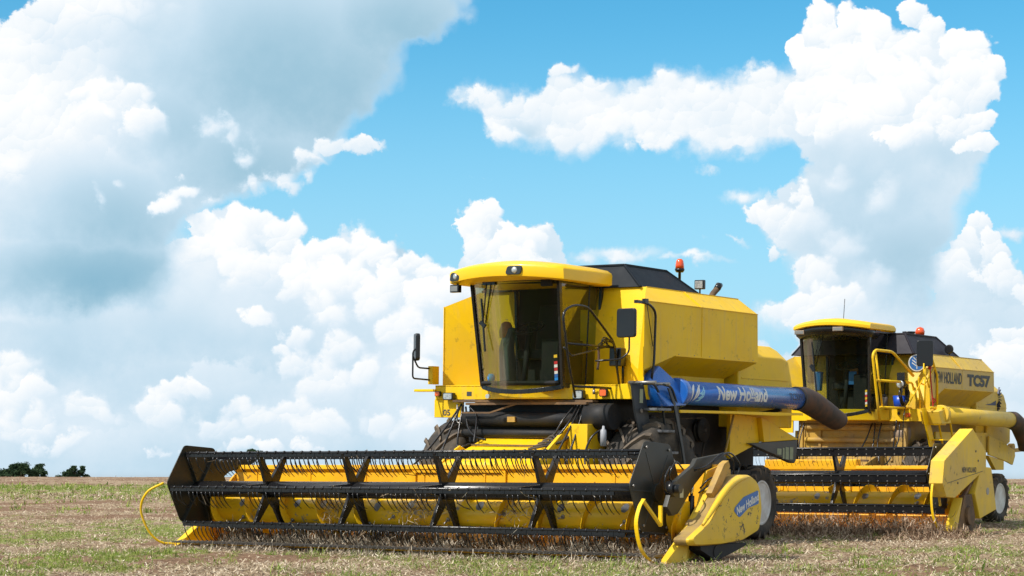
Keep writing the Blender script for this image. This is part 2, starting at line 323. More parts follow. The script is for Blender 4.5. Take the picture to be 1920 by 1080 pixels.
M['dark'] = mat('greasy_shaded_dark_steel', (.010,.012,.016), .6, var=.8, vscale=5, col2=(.026,.023,.020), bump=.15, dust=.12, dustcol=(.07,.05,.035), spec=.3)  # dark steel; on the near chassis its colour includes painted shadow
M['ladder_step'] = mat('worn_step_tread', (.20,.20,.21), .5, metal=.4, var=.7, vscale=12, col2=(.03,.03,.03))
M['hood'] = mat('black_tank_cover', (.006,.010,.016), .6, var=.4, col2=(.012,.016,.02), dust=.05, dustcol=(.06,.05,.04), spec=.2)
M['hood_old'] = mat('faded_tank_cover', (.016,.014,.022), .6, var=.5, col2=(.032,.027,.032), dust=.15, dustcol=(.09,.075,.07), spec=.25)
M['blue'] = mat('blue_paint', (.005,.115,.46), .28, var=.4, vscale=2.5, col2=(.005,.07,.30), coat=.6, dust=.06, spec=.6)
M['rubber'] = mat('dusty_rubber', (.040,.036,.032), .85, var=.8, vscale=4, col2=(.12,.095,.07), bump=.3, bscale=30, spec=.25)
M['lug'] = mat('mud_worn_lug_rubber', (.10,.08,.062), .9, var=.8, vscale=5, col2=(.19,.145,.105), bump=.3, bscale=30, spec=.2)
M['spout'] = mat('worn_spout_rubber', (.045,.035,.030), .7, var=.8, vscale=5, col2=(.12,.06,.035), bump=.2, bscale=25, spec=.3)
M['rim'] = mat('white_rim_paint', (.74,.72,.69), .5, var=.6, vscale=4, col2=(.45,.38,.31), dust=.2)
M['chrome'] = mat('polished_steel', (.60,.60,.60), .2, metal=1.0)
M['lamp'] = mat('lamp_reflector', (.62,.62,.60), .28, metal=.55, var=.6, vscale=30, col2=(.25,.25,.25))
M['steel'] = mat('bare_steel', (.33,.31,.29), .45, metal=.8, var=.5)
M['white'] = mat('white_decal', (.74,.74,.70), .55, var=.5, vscale=6, col2=(.52,.51,.46), dust=.25, dustcol=(.30,.30,.34))
M['paleblue'] = mat('pale_blue_decal', (.25,.55,.75), .4)
M['bluedecal'] = mat('blue_decal', (.03,.14,.42), .4, var=.3)
M['darktext'] = mat('dark_decal', (.045,.05,.055), .6)
M['navy'] = mat('navy_decal', (.01,.02,.07), .5)
M['red'] = mat('red_rope', (.45,.02,.015), .6)
M['reddecal'] = mat('red_decal', (.5,.03,.03), .4)
M['amber'] = mat('amber_lens', (.75,.12,.01), .2, coat=.6)
M['beacon'] = mat('orange_beacon_plastic', (.72,.075,.008), .25, coat=.5)
M['seat'] = mat('dark_seat_cloth', (.010,.010,.012), .8)
M['skin_brown'] = mat('worn_leather', (.30,.11,.04), .7)
M['cloth'] = mat('grey_green_cloth', (.045,.07,.075), .85, var=.5)
M['sky_plastic'] = mat('light_blue_plastic', (.02,.24,.62), .4)
M['liner'] = mat('grey_cab_lining', (.007,.007,.008), .9)
M['mirror'] = mat('mirror_back', (.010,.010,.012), .35)
M['drum'] = mat('pale_dusty_tank', (.36,.27,.20), .6, var=.7, col2=(.20,.13,.09), dust=.3)
M['stickeryellow'] = mat('yellow_sticker', (.7,.45,.02), .5)
M['graymark'] = mat('worn_bare_patch', (.36,.35,.34), .35, metal=.5, var=.8, vscale=9, col2=(.10,.09,.09))
def glassmat(name, tint, ref=.9, ior=1.5, amount=1.0):
    m = bpy.data.materials.new(name); m.use_nodes = True; nt = m.node_tree; nt.nodes.clear()
    o = nt.nodes.new('ShaderNodeOutputMaterial'); mx = nt.nodes.new('ShaderNodeMixShader')
    tr = nt.nodes.new('ShaderNodeBsdfTransparent'); tr.inputs[0].default_value = (*tint, 1)
    k = nt.nodes.new('ShaderNodeMath'); k.operation = 'MULTIPLY'; k.inputs[1].default_value = amount
    g = nt.nodes.new('ShaderNodeBsdfGlossy'); g.inputs['Roughness'].default_value = .015; g.inputs[0].default_value = (ref, ref, ref, 1)
    fr = nt.nodes.new('ShaderNodeFresnel'); fr.inputs[0].default_value = ior
    nt.links.new(fr.outputs[0], k.inputs[0]); nt.links.new(k.outputs[0], mx.inputs[0]); nt.links.new(tr.outputs[0], mx.inputs[1]); nt.links.new(g.outputs[0], mx.inputs[2]); nt.links.new(mx.outputs[0], o.inputs[0])
    return m
M['glass'] = glassmat('tinted_cab_glass', (.62,.70,.60), amount=.30)
M['side_glass'] = glassmat('tinted_side_glass', (.62,.70,.58), ior=1.9, amount=1.0)
M['lens'] = glassmat('clear_lamp_lens', (.9,.9,.9), ior=1.7)

# ---------------------------------------------------------------- mesh builder
class MB:
    def __init__(s): s.v = []; s.f = []; s.sm = []; s.mi = []; s.cur = 0; s.cuts = []
    def slot(s, i): s.cur = i; return s
    def cut(s): s.cuts.append((len(s.v), len(s.f))); return s
    def add(s, vs, fs, smooth=False):
        k = len(s.v); s.v += [tuple(p) for p in vs]; s.f += [tuple(i+k for i in f) for f in fs]; s.sm += [smooth]*len(fs); s.mi += [s.cur]*len(fs); return s
    def each(s, name, m, parent=None, **k):
        """one object per piece; pieces are closed by cut()"""
        v0 = f0 = 0; out = []
        for v1, f1 in s.cuts:
            q = MB(); q.v = s.v[v0:v1]; q.f = [tuple(i-v0 for i in f) for f in s.f[f0:f1]]; q.sm = s.sm[f0:f1]; q.mi = s.mi[f0:f1]
            out.append(q.build(name, m, parent, **k)); v0, f0 = v1, f1
        return out
    def box(s, a, b):
        x0,y0,z0 = (min(p,q) for p,q in zip(a,b)); x1,y1,z1 = (max(p,q) for p,q in zip(a,b))
        return s.add([(x0,y0,z0),(x1,y0,z0),(x1,y1,z0),(x0,y1,z0),(x0,y0,z1),(x1,y0,z1),(x1,y1,z1),(x0,y1,z1)],
                     [(0,3,2,1),(4,5,6,7),(0,1,5,4),(1,2,6,5),(2,3,7,6),(3,0,4,7)])
    def obox(s, p, q, w, t, up=(0,0,1)):
        """bar from p to q, width w (across), thickness t"""
        p, q = Vector(p), Vector(q); d = (q-p).normalized(); up = Vector(up)
        if abs(d.dot(up)) > .98: up = Vector((0,1,0))
        a = d.cross(up).normalized()*w/2; b = a.cross(d).normalized()*t/2
        vs = [e+i*a+j*b for e in (p, q) for i, j in ((-1,-1),(1,-1),(1,1),(-1,1))]
        return s.add(vs, [(0,1,2,3),(7,6,5,4),(0,4,5,1),(1,5,6,2),(2,6,7,3),(3,7,4,0)])
    def side(s, pts, u0, u1):
        """(v,w) outline extruded from u0 to u1"""
        n = len(pts); vs = [(u0,a,b) for a,b in pts]+[(u1,a,b) for a,b in pts]
        return s.add(vs, [tuple(range(n)), tuple(range(2*n-1, n-1, -1))]+[(i, i+n, (i+1)%n+n, (i+1)%n) for i in range(n)])
    def front(s, pts, v0, v1):
        """(u,w) outline extruded from v0 to v1"""
        n = len(pts); vs = [(a,v0,b) for a,b in pts]+[(a,v1,b) for a,b in pts]
        return s.add(vs, [tuple(range(n)), tuple(range(2*n-1, n-1, -1))]+[(i, i+n, (i+1)%n+n, (i+1)%n) for i in range(n)])
    def loft(s, rings, close=True, caps=True, smooth=False):
        n = len(rings[0]); vs = [p for r in rings for p in r]; fs = []
        for k in range(len(rings)-1):
            for i in range(n if close else n-1):
                j = (i+1) % n; fs.append((k*n+i, k*n+j, (k+1)*n+j, (k+1)*n+i))
        s.add(vs, fs, smooth)
        if caps and close:
            k = len(s.v)-len(vs)
            s.f += [tuple(k+i for i in range(n-1,-1,-1)), tuple(k+(len(rings)-1)*n+i for i in range(n))]; s.sm += [False]*2; s.mi += [s.cur]*2
        return s
    def tube(s, path, r, n=8, smooth=True, closed=False):
        P = [Vector(p) for p in path]; m = len(P); rings = []; prev = None
        rr = r if isinstance(r, (list, tuple)) else [r]*m
        for i, p in enumerate(P):
            if closed: d = (P[(i+1)%m]-P[i-1]).normalized()
            else: d = (P[min(i+1,m-1)]-P[max(i-1,0)]).normalized()
            if prev is None:
                a = d.cross(Vector((0,0,1)));
                if a.length < .1: a = d.cross(Vector((0,1,0)))
            else: a = prev - d*prev.dot(d)
            a.normalize(); prev = a; b = d.cross(a)
            rings.append([p+(a*math.cos(t)+b*math.sin(t))*rr[i] for t in (2*math.pi*k/n for k in range(n))])
        if closed: rings.append(rings[0])
        return s.loft(rings, caps=not closed, smooth=smooth)
    def cyl(s, p, q, r, r2=None, n=20, smooth=True): return s.tube([p, q], [r, r if r2 is None else r2], n, smooth)
    def lathe(s, c, prof, n=32, axis='u', smooth=True):
        """prof: (offset along axis, radius)"""
        rings = []
        for a, r in prof:
            ring = []
            for k in range(n):
                t = 2*math.pi*k/n; x, y = r*math.cos(t), r*math.sin(t)
                o = {'u': (a, x, y), 'w': (x, y, a), 'v': (x, a, y)}[axis]
                ring.append((c[0]+o[0], c[1]+o[1], c[2]+o[2]))
            rings.append(ring)
        return s.loft(rings, smooth=smooth)
    def quad(s, *p): return s.add(p, [tuple(range(len(p)))])
    def build(s, name, m, parent=None, bevel=0.0, loc=None, rot=None, seg=2, label=None):
        me = bpy.data.meshes.new(name); me.from_pydata(s.v, [], s.f); me.update()
        me.polygons.foreach_set('use_smooth', s.sm); me.polygons.foreach_set('material_index', s.mi)
        bm = bmesh.new(); bm.from_mesh(me); bmesh.ops.recalc_face_normals(bm, faces=bm.faces); bm.to_mesh(me); bm.free()
        for q in (m if isinstance(m, (list, tuple)) else [m]): me.materials.append(q if not isinstance(q, str) else M[q])
        o = bpy.data.objects.new(name, me); sc.collection.objects.link(o)
        if parent: o.parent = parent
        if loc: o.location = loc
        if rot: o.rotation_euler = rot
        if bevel:
            b = o.modifiers.new('bevel', 'BEVEL'); b.width = bevel; b.segments = seg; b.limit_method = 'ANGLE'; b.angle_limit = R(35)
            w = o.modifiers.new('wn', 'WEIGHTED_NORMAL')
        if label: o['label'] = label
        return o
def smoothpath(pts, n=6):
    """Catmull-Rom through points"""
    P = [Vector(p) for p in pts]; P = [P[0]*2-P[1]]+P+[P[-1]*2-P[-2]]; out = []
    for i in range(1, len(P)-2):
        for k in range(n):
            t = k/n; a,b,c,d = P[i-1:i+3]
            out.append(.5*((2*b)+(c-a)*t+(2*a-5*b+4*c-d)*t*t+(3*b-a-3*c+d)*t**3))
    out.append(P[-2]); return out
def rounded(pts, r=.06, n=4):
    """rounds the corners of a polyline"""
    P = [Vector(p) for p in pts]; out = [P[0]]
    for i in range(1, len(P)-1):
        a = (P[i-1]-P[i]); b = (P[i+1]-P[i]); ra = min(r, a.length*.45, b.length*.45)
        p0 = P[i]+a.normalized()*ra; p1 = P[i]+b.normalized()*ra
        for k in range(n+1):
            t = k/n; out.append((1-t)**2*p0+2*t*(1-t)*P[i]+t*t*p1)
    out.append(P[-1]); return out
def roundpoly(pts, r=.05, n=4):
    P = [Vector((*p, 0)) for p in pts]; out = []; m = len(P)
    for i in range(m):
        a = P[i-1]-P[i]; b = P[(i+1)%m]-P[i]; ra = min(r, a.length*.45, b.length*.45)
        p0 = P[i]+a.normalized()*ra; p1 = P[i]+b.normalized()*ra
        for k in range(n+1):
            t = k/n; q = (1-t)**2*p0+2*t*(1-t)*P[i]+t*t*p1; out.append((q.x, q.y))
    return out
def thing(name, label, cat, loc=(0,0,0), rot=(0,0,0), group=None):
    o = bpy.data.objects.new(name, None); sc.collection.objects.link(o); o.location = loc; o.rotation_euler = rot
    o['label'] = label; o['category'] = cat
    if group: o['group'] = group
    return o
def part(name, parent, loc=(0,0,0), rot=(0,0,0)):
    o = bpy.data.objects.new(name, None); sc.collection.objects.link(o); o.parent = parent; o.location = loc; o.rotation_euler = rot; return o
def tag(o, label, cat, group=None):
    o['label'] = label; o['category'] = cat
    if group: o['group'] = group
    return o
def textmesh(body, size_w, size_h, bold=.0, shear=0.0, spacing=1.0):
    """lettering outline laid in x,y, scaled to size_w x size_h, centred; returns verts, faces"""
    cu = bpy.data.curves.new('t', 'FONT'); cu.body = body; cu.offset = bold; cu.shear = shear; cu.space_character = spacing; cu.resolution_u = 4
    ob = bpy.data.objects.new('t', cu); sc.collection.objects.link(ob)
    dg = bpy.context.evaluated_depsgraph_get(); dg.update()
    me = bpy.data.meshes.new_from_object(ob.evaluated_get(dg))
    bm = bmesh.new(); bm.from_mesh(me); bmesh.ops.triangulate(bm, faces=bm.faces)
    for _ in range(2):
        long_ = [e for e in bm.edges if e.calc_length() > .12]
        if long_: bmesh.ops.subdivide_edges(bm, edges=long_, cuts=1); bmesh.ops.triangulate(bm, faces=bm.faces)
    vs = [v.co.copy() for v in bm.verts]; fs = [tuple(v.index for v in f.verts) for f in bm.faces]; bm.free()
    bpy.data.objects.remove(ob); bpy.data.curves.remove(cu); bpy.data.meshes.remove(me)
    x0 = min(v.x for v in vs); x1 = max(v.x for v in vs); y0 = min(v.y for v in vs); y1 = max(v.y for v in vs)
    return [((v.x-x0)/(x1-x0)*size_w-size_w/2, (v.y-y0)/(y1-y0)*size_h-size_h/2) for v in vs], fs
def lettering(body, m, parent, fn, w, h, name='lettering', **k):
    vs, fs = textmesh(body, w, h, **k)
    return MB().add([fn(x, y) for x, y in vs], fs).build(name, m, parent)

# ---------------------------------------------------------------- wheels
def wheel(name, parent, c, Rr, wid, rimR, side, nlug, lug=.045, steer=0.0):
    """side = +1 when the outer face looks along +u"""
    wh = part(name, parent, loc=c, rot=(0, 0, steer))
    h = wid/2; R0 = Rr-lug
    prof = [(-h*.72, rimR), (-h*.95, rimR+.05), (-h, (rimR+R0)/2), (-h*.93, R0-.05), (-h*.72, R0), (0, R0+.008), (h*.72, R0), (h*.93, R0-.05), (h, (rimR+R0)/2), (h*.95, rimR+.05), (h*.72, rimR)]
    ty = MB().lathe((0,0,0), prof, 56).build('tyre', 'rubber', wh)
    b = MB()
    for i in range(nlug):
        for s in (-1, 1):
            t0 = 2*math.pi*(i+(0 if s > 0 else .5))/nlug
            ang = 2*math.pi/nlug*1.15
            rings = []
            for k in range(6):
                q = k/5; u = s*(h*.98*(1-q)+(-.01)*q); t = t0+ang*q*q*.4+ang*q*.6
                rr = R0+lug if q > .12 else R0+lug*.75
                if q < .08: rr = R0-.0
                wdt = (.38*2*math.pi/nlug)*(.55 if q > .1 else .75)
                base = R0-.03
                rings.append([(u, base*math.cos(t-wdt/2), base*math.sin(t-wdt/2)), (u, rr*math.cos(t-wdt*.38), rr*math.sin(t-wdt*.38)),
                              (u, rr*math.cos(t+wdt*.38), rr*math.sin(t+wdt*.38)), (u, base*math.cos(t+wdt/2), base*math.sin(t+wdt/2))])
            q0 = [(s*h*1.0, (R0-.09)*math.cos(t0+d), (R0-.09)*math.sin(t0+d)) for d in (-.03, -.02, .02, .03)]
            b.loft([q0]+rings)
    b.build('tread', 'lug', wh)
    s = side
    rp = [(s*h*.74, rimR+.02), (s*h*.80, rimR+.012), (s*h*.80, rimR-.018), (s*h*.62, rimR-.03), (s*h*.30, rimR-.05), (s*h*.12, rimR-.09), (s*h*.10, rimR*.52), (s*h*.30, rimR*.40), (s*h*.32, rimR*.22), (s*h*.5, rimR*.20), (s*h*.5, .01)]
    nb = MB().lathe((0,0,0), rp, 48).slot(1)
    for i in range(8):
        t = 2*math.pi*i/8; y, z = rimR*.31*math.cos(t), rimR*.31*math.sin(t)
        nb.cyl((s*h*.30, y, z), (s*h*.40, y, z), .016, n=6, smooth=False)
    nb.build('rim', ['rim', 'steel'], wh)
    return wh

# ---------------------------------------------------------------- reel and header
def reel(root, u0, u1, cv, cw, rad, spiders, angs, style, inv, poff=.055):
    rl = part('reel', root, rot=inv)
    MB().cyl((u0, cv, cw), (u1, cv, cw), .105, n=28).build('reel_tube', 'black', rl)
    br = rad*.93
    for u in (u0, u1):
        s = -1 if u == u0 else 1
        pts = [(cv+(rad+.02)*math.cos(a), cw+poff+(rad+.02)*math.sin(a)) for a in angs]
        b = MB().side(roundpoly(pts, .05, 3), u, u+s*.012)
        for i, a in enumerate(angs):
            b.obox((u-s*.012, cv+.08*math.cos(a), cw+.08*math.sin(a)), (u-s*.012, cv+rad*.9*math.cos(a), cw+rad*.9*math.sin(a)), .02, .055, up=(1,0,0))
            b2 = (cv+rad*.86*math.cos(a), cw+rad*.86*math.sin(a))
        b.cyl((u, cv, cw), (u+s*.05, cv, cw), .10, n=20)
        bb = b.slot(1)
        for a in angs:
            y, z = cv+rad*.90*math.cos(a), cw+poff+rad*.90*math.sin(a)
            bb.cyl((u+s*.012, y, z), (u+s*.030, y, z), .017, n=6, smooth=False)
        bb.build('end_plate', ['plate', 'steel'], rl, bevel=.003)
    for u in spiders:
        b = MB(); b.cyl((u-.02, cv, cw), (u+.02, cv, cw), .15, n=24)
        for a in angs:
            e = Vector((u, cv+br*math.cos(a), cw+br*math.sin(a))); c = Vector((u, cv+.10*math.cos(a), cw+.10*math.sin(a)))
            t = Vector((0, -math.sin(a), math.cos(a)))
            rings = []
            for q, wd in ((0, .075), (1, .030)):
                p = c.lerp(e, q); rings.append([p-t*wd+Vector((-.022,0,0)), p+t*wd+Vector((-.022,0,0)), p+t*wd+Vector((.022,0,0)), p-t*wd+Vector((.022,0,0))])
            b.loft(rings)
        b.build('spider', 'black', rl, bevel=.004)
    rnd = random.Random(3)
    for a in angs:
        y, z = cv+br*math.cos(a), cw+br*math.sin(a)
        b = MB(); b.cyl((u0+.01, y, z), (u1-.01, y, z), .019, n=10)
        if style == 'tine':
            sp = .1475; n = int((u1-u0-.1)/sp)
            for i in range(n):
                u = u0+.09+i*sp
                # plastic tine holder clamped round the tube
                b.box((u-.071, y-.015, z-.050), (u+.071, y+.012, z-.010))
                b.cyl((u-.012, y, z), (u+.012, y, z), .025, n=8)
                k = rnd.uniform(-.25, .25); dz = rnd.uniform(-.012, .012)
                for dd in (-.045, .03):
                    path = [(u+dd, y-.006, z-.05), (u+dd+.006, y-.006, z-.10), (u+dd+.012+k*.01, y+.022, z-.165), (u+dd+.02+k*.02, y+.072, z-.225+dz), (u+dd+.03+k*.03, y+.125, z-.268+dz)]
                    if dd > 0 and rnd.random() < .55: continue
                    if rnd.random() < .03: continue
                    if rnd.random() < .06: path[3] = (path[3][0]+.05*rnd.choice((-1,1)), path[3][1], path[3][2]); path[4] = (path[4][0]+.09*rnd.choice((-1,1)), path[4][1], path[4][2]+.02)
                    b.tube(path, [.0075, .0075, .007, .006, .004], n=5)
            # narrow top flange seen as bright segments
            for i in range(n):
                u = u0+.09+i*sp
                b.box((u-.068, y+.004, z+.008), (u+.068, y+.040, z+.014))
            b.build('tine_bar', 'black', rl)
        else:
            b.box((u0+.02, y-.008, z-.115), (u1-.02, y+.008, z+.015))
            b.box((u0+.02, y+.008, z+.006), (u1-.02, y+.050, z+.016))
            n = int((u1-u0)/.16)
            for i in range(n):
                u = u0+.1+i*.16; b.tube([(u, y, z-.11), (u+.004, y, z-.19), (u+.01, y+.03, z-.25), (u+.01, y+.06, z-.28)], .0035, n=4)
            r2 = b.slot(1)
            for i in range(n):
                u = u0+.1+i*.16
                for zz in (-.012, -.095): r2.cyl((u, y-.008, z+zz), (u, y-.016, z+zz), .011, n=8)
            r2.build('tine_bar', ['black', 'steel'], rl)
    return rl

def auger_flight(b, u0, u1, c, r0, r1, turns, hand, t0=0.0, n=28):
    N = int(abs(turns)*n); A = []; B = []
    for i in range(N+1):
        q = i/N; t = t0+hand*2*math.pi*turns*q; u = u0+(u1-u0)*q
        A.append((u, c[1]+r0*math.cos(t), c[2]+r0*math.sin(t))); B.append((u, c[1]+r1*math.cos(t), c[2]+r1*math.sin(t)))
    for d in (0, .008):
        vs = [(x+d, y, z) for x, y, z in A]+[(x+d, y, z) for x, y, z in B]
        b.add(vs, [(i, i+1, N+2+i, N+1+i) for i in range(N)], True)
    vs = [B[i] for i in range(N+1)]+[(x+.008, y, z) for x, y, z in B]
    b.add(vs, [(i, i+1, N+2+i, N+1+i) for i in range(N)], False)

def header(root, cfg, inv):
    L, Rr = cfg['uL'], cfg['uR']
    hd = part('header', root, rot=inv)
    y = cfg['ymat']
    # trough: floor, curved back, top beam
    prof = [(.32,.055),(.60,.040),(.95,.055),(1.20,.13),(1.36,.28),(1.42,.50),(1.44,.98),(1.40,1.02),(1.41,1.075),(1.56,1.075),(1.60,1.02),(1.60,.40),(1.48,.14),(1.2,.02),(.6,.0),(.32,.03)]
    mid = cfg.get('opening')
    b = MB().side(prof, L, Rr); b.build('trough', y, hd, bevel=.006)
    b = MB()
    for uu in np.arange(L+.35, Rr-.2, .95):
        b.box((uu, 1.425, .62), (uu+.05, 1.439, .97)); b.cut()
    b.obox((cfg['op0'], 1.425, .99), (cfg['op1'], 1.425, .99), .03, .03); b.cut()
    b.box((cfg['op0']-.06, 1.405, .66), (cfg['op0'], 1.437, 1.0)); b.cut(); b.box((cfg['op1'], 1.405, .66), (cfg['op1']+.06, 1.437, 1.0)); b.cut()
    b.each('stiffener', y, hd)
    MB().box((cfg['op0'], 1.396, .20), (cfg['op1'], 1.402, .64)).build('feeder_opening', 'dark', hd)
    # auger
    c = (0, .92, .47)
    ag = MB().cyl((L+.05, c[1], c[2]), (Rr-.05, c[1], c[2]), .185, n=40)
    b = MB(); m0, m1 = cfg['op0']+.05, cfg['op1']-.05
    auger_flight(b, L+.06, m0, c, .18, .295, (m0-L)/.62, 1, .6); b.cut(); auger_flight(b, m1, Rr-.06, c, .18, .295, (Rr-m1)/.62, -1, 2.2); b.cut()
    b.each('auger_flight', 'auger_yellow', hd)
    b = MB(); rnd = random.Random(5)
    k = 0; uu = L+.35
    while uu < Rr-.3:
        a = R(200)+rnd.uniform(-.5, .3) if k % 2 else R(240)+rnd.uniform(-.3,.3)
        p = Vector((uu, c[1]+.18*math.cos(a), c[2]+.18*math.sin(a))); q = Vector((uu, c[1]+.29*math.cos(a+.05), c[2]+.29*math.sin(a+.05)))
        b.cyl(p, q, .009, n=6); b.cyl(p, p+(q-p)*.22, .030, .022, n=8); b.cut()
        uu += .42; k += 1
    b.each('auger_finger', 'steel', hd)
    # patches worn to bare metal by the crop
    b = ag.slot(1)
    for uu in cfg['worn']:
        a0 = R(150+rnd.uniform(-12, 12)); ring = []; 
        for t in range(14):
            tt = 2*math.pi*t/14; ring.append((.055*math.cos(tt)*rnd.uniform(.75,1.1), a0+ .36*math.sin(tt)*rnd.uniform(.8,1.1)))
        vs = [(uu, c[1]+.1868*math.cos(a0), c[2]+.1868*math.sin(a0))]
        rr = []
        for sc_ in (.5, 1.0):
            rr.append([(uu+x*sc_, c[1]+.1865*math.cos(a0+(a-a0)*sc_), c[2]+.1865*math.sin(a0+(a-a0)*sc_)) for x, a in ring])
        vs += rr[0]+rr[1]
        fs = [(0, 1+i, 1+(i+1)%14) for i in range(14)]+[(1+i, 15+i, 15+(i+1)%14, 1+(i+1)%14) for i in range(14)]
        b.add(vs, fs, True)
    b.build('feed_auger', ['auger_yellow', 'graymark'], hd)
    # knife with its guards
    b = MB(); b.box((L+.05, .26, .050), (Rr-.05, .36, .066))
    n = int((Rr-L)/.0762)
    for i in range(n):
        u = L+.08+i*.0762
        b.loft([[(u-.016, .30, .045), (u+.016, .30, .045), (u+.016, .30, .085), (u-.016, .30, .085)], [(u-.004, .12, .055), (u+.004, .12, .055), (u+.004, .12, .068), (u-.004, .12, .068)]])
    b.build('knife_bar', 'steel', hd)
    # skid strips under the floor
    MB().box((L+.3, .5, -.02), (Rr-.3, 1.2, .0)).build('skid_plate', 'header_yellow', hd)
    return hd

def side_hose(root, pts, r=.013, m='black', name='hydraulic_hose'):
    return MB().tube(smoothpath(pts, 6), r, n=8).build(name, m, root)

def mirror(root, arm, c, w, h, ang, m_arm, thick=.05):
    mr = part('mirror', root)
    MB().tube(rounded(arm, .05), .012).build('mirror_arm', m_arm, mr)
    pts = roundpoly([(-w/2,-h/2),(w/2,-h/2),(w/2,h/2),(-w/2,h/2)], .045, 4)
    MB().front(pts, -thick/2, thick/2).build('mirror_head', 'mirror', mr, bevel=.012, loc=c, rot=(0,0,ang))
    pts2 = roundpoly([(-w/2+.015,-h/2+.015),(w/2-.015,-h/2+.015),(w/2-.015,h/2-.015),(-w/2+.015,h/2-.015)], .035, 4)
    g = MB().front(pts2, thick/2+.001, thick/2+.003).build('mirror_glass', 'chrome', mr, loc=c, rot=(0,0,ang))
    return mr

def cab(root, cfg):
    """forward leaning cab; windscreen bowed outwards"""
    hw, hb = cfg['hw'], cfg['hb']; vf, vb = cfg['vf'], cfg['vb']; wt_, wb = cfg['wt'], cfg['wb']; lean = cfg['lean']; bow = cfg['bow']
    cb = part('cab', root)
    N = 12
    def fr(q, s):   # q along width -1..1, s 0 bottom 1 top
        w = hb+(hw-hb)*s; v = vf+lean*(1-s)-bow*(1-q*q); z = wb+(wt_-wb)*s-(1-s)*cfg.get('dip', .08)*(1-q*q)
        return Vector((q*w, v, z))
    # windscreen
    rows = [[fr(-1+2*i/N, k/6) for i in range(N+1)] for k in range(7)]
    b = MB()
    b.add([p for r in rows for p in r], [(k*(N+1)+i, k*(N+1)+i+1, (k+1)*(N+1)+i+1, (k+1)*(N+1)+i) for k in range(6) for i in range(N)], True)
    ws = b.build('windscreen', 'glass', cb)
    # pillars and sills
    f = MB()
    for s in (-1, 1):
        f.loft([[Vector((s*(hb+(hw-hb)*q)+dx, vf+lean*(1-q)+dy, wb+(wt_-wb)*q)) for dx, dy in ((-.02,-.025),(.02,-.025),(.02,.04),(-.02,.04))] for q in (0, 1)])
        f.loft([[Vector((s*(hb+(hw-hb)*q)+dx, vb+dy, wb+(wt_-wb)*q)) for dx, dy in ((-.02,-.03),(.02,-.03),(.02,.03),(-.02,.03))] for q in (0, 1)])
        f.obox((s*hb, vf+lean, wb+.01), (s*hb, vb, wb+.01), .04, .06); f.obox((s*hw, vf, wt_-.01), (s*hw, vb, wt_-.01), .04, .06)
        vm = vb-(vb-vf)*.28
        if s > 0: f.obox((s*hb, vm, wb), (s*hw, vm, wt_), .018, .018)
    for i in range(N):
        for s, h0 in ((0, .05), (1, .05)):
            a, c = fr(-1+2*i/N, s), fr(-1+2*(i+1)/N, s)
            d = Vector((0, .03, 0)); up = Vector((0, 0, h0 if s == 0 else -h0)); dn = Vector((0,0,-.035 if s == 0 else .02))
            o = Vector((0, -.008, 0))
            f.loft([[a+dn+o, a+up*0.5+o, a+up*.5+d, a+dn+d], [c+dn+o, c+up*.5+o, c+up*.5+d, c+dn+d]])
    f.build('cab_frame', cfg['frame'], cb, bevel=.004)
    # side windows
    for s in (-1, 1):
        MB().quad((s*hb, vf+lean+.02, wb), (s*hb, vb-.02, wb), (s*hw, vb-.02, wt_), (s*hw, vf+.02, wt_)).build('side_window', 'side_glass' if s > 0 else 'glass', cb)
    # rear wall, floor, inner
    b = MB(); b.box((-hb*.97, vb-.03, wb), (hb*.97, vb+.02, wt_)); b.box((-hb*.95, vf+lean+.12, wb-.05), (hb*.95, vb-.04, wb-.01)); b.box((-hw*.95, vf+.05, wt_-.03), (hw*.95, vb-.05, wt_-.005))
    b.build('rear_wall', 'liner', cb)
    # seat, wheel
    st = MB(); st.box((-.24, vb-.62, wb+.36), (.24, vb-.15, wb+.50)); st.loft([[(-.24, vb-.22, wb+.48),(.24, vb-.22, wb+.48),(.24, vb-.12, wb+.48),(-.24, vb-.12, wb+.48)],[(-.21, vb-.14, wb+1.12),(.21, vb-.14, wb+1.12),(.21, vb-.06, wb+1.12),(-.21, vb-.06, wb+1.12)]])
    st.box((-.16, vb-.5, wb-.03), (.16, vb-.2, wb+.36)); st.build('seat', 'seat', cb, bevel=.03, seg=3)
    cx0 = cfg.get('colu', -.05)
    sw = MB(); cc = Vector((cx0, vf+lean+.22, wb+.78)); d = Vector((0, -.45, .9)).normalized(); a = Vector((1,0,0)); bq = d.cross(a)
    sw.tube([cc+(a*math.cos(t)+bq*math.sin(t))*.20 for t in (2*math.pi*k/24 for k in range(24))], .014, closed=True)
    for t in (0, 2.1, 4.2): sw.tube([cc, cc+(a*math.cos(t)+bq*math.sin(t))*.2], .010)
    sw.tube([cc, Vector((cx0, vf+lean+.12, wb+.0))], .04)
    sw.build('steering_wheel', 'seat', cb)
    cs = MB(); cs.box((hb*.42, vb-.8, wb), (hb*.85, vb-.2, wb+.62)); cs.build('console', 'liner', cb, bevel=.02)
    return cb, fr

def lampbox(parent, c, w, h, d, name='headlight', rim='black', lens='lens', rounded_=True):
    lp = MB().front([(c[0]+x, c[2]+z) for x, z in roundpoly([(-w/2,-h/2),(w/2,-h/2),(w/2,h/2),(-w/2,h/2)], h*.2, 3)], c[1]-d, c[1]).build(name, rim, parent, bevel=.004)
    MB().front([(c[0]+x*.8, c[2]+z*.78) for x, z in roundpoly([(-w/2,-h/2),(w/2,-h/2),(w/2,h/2),(-w/2,h/2)], h*.2, 3)], c[1]-d-.006, c[1]-d+.001).build('lamp_lens', 'lamp' if lens == 'lens' else lens, lp)
    return lp

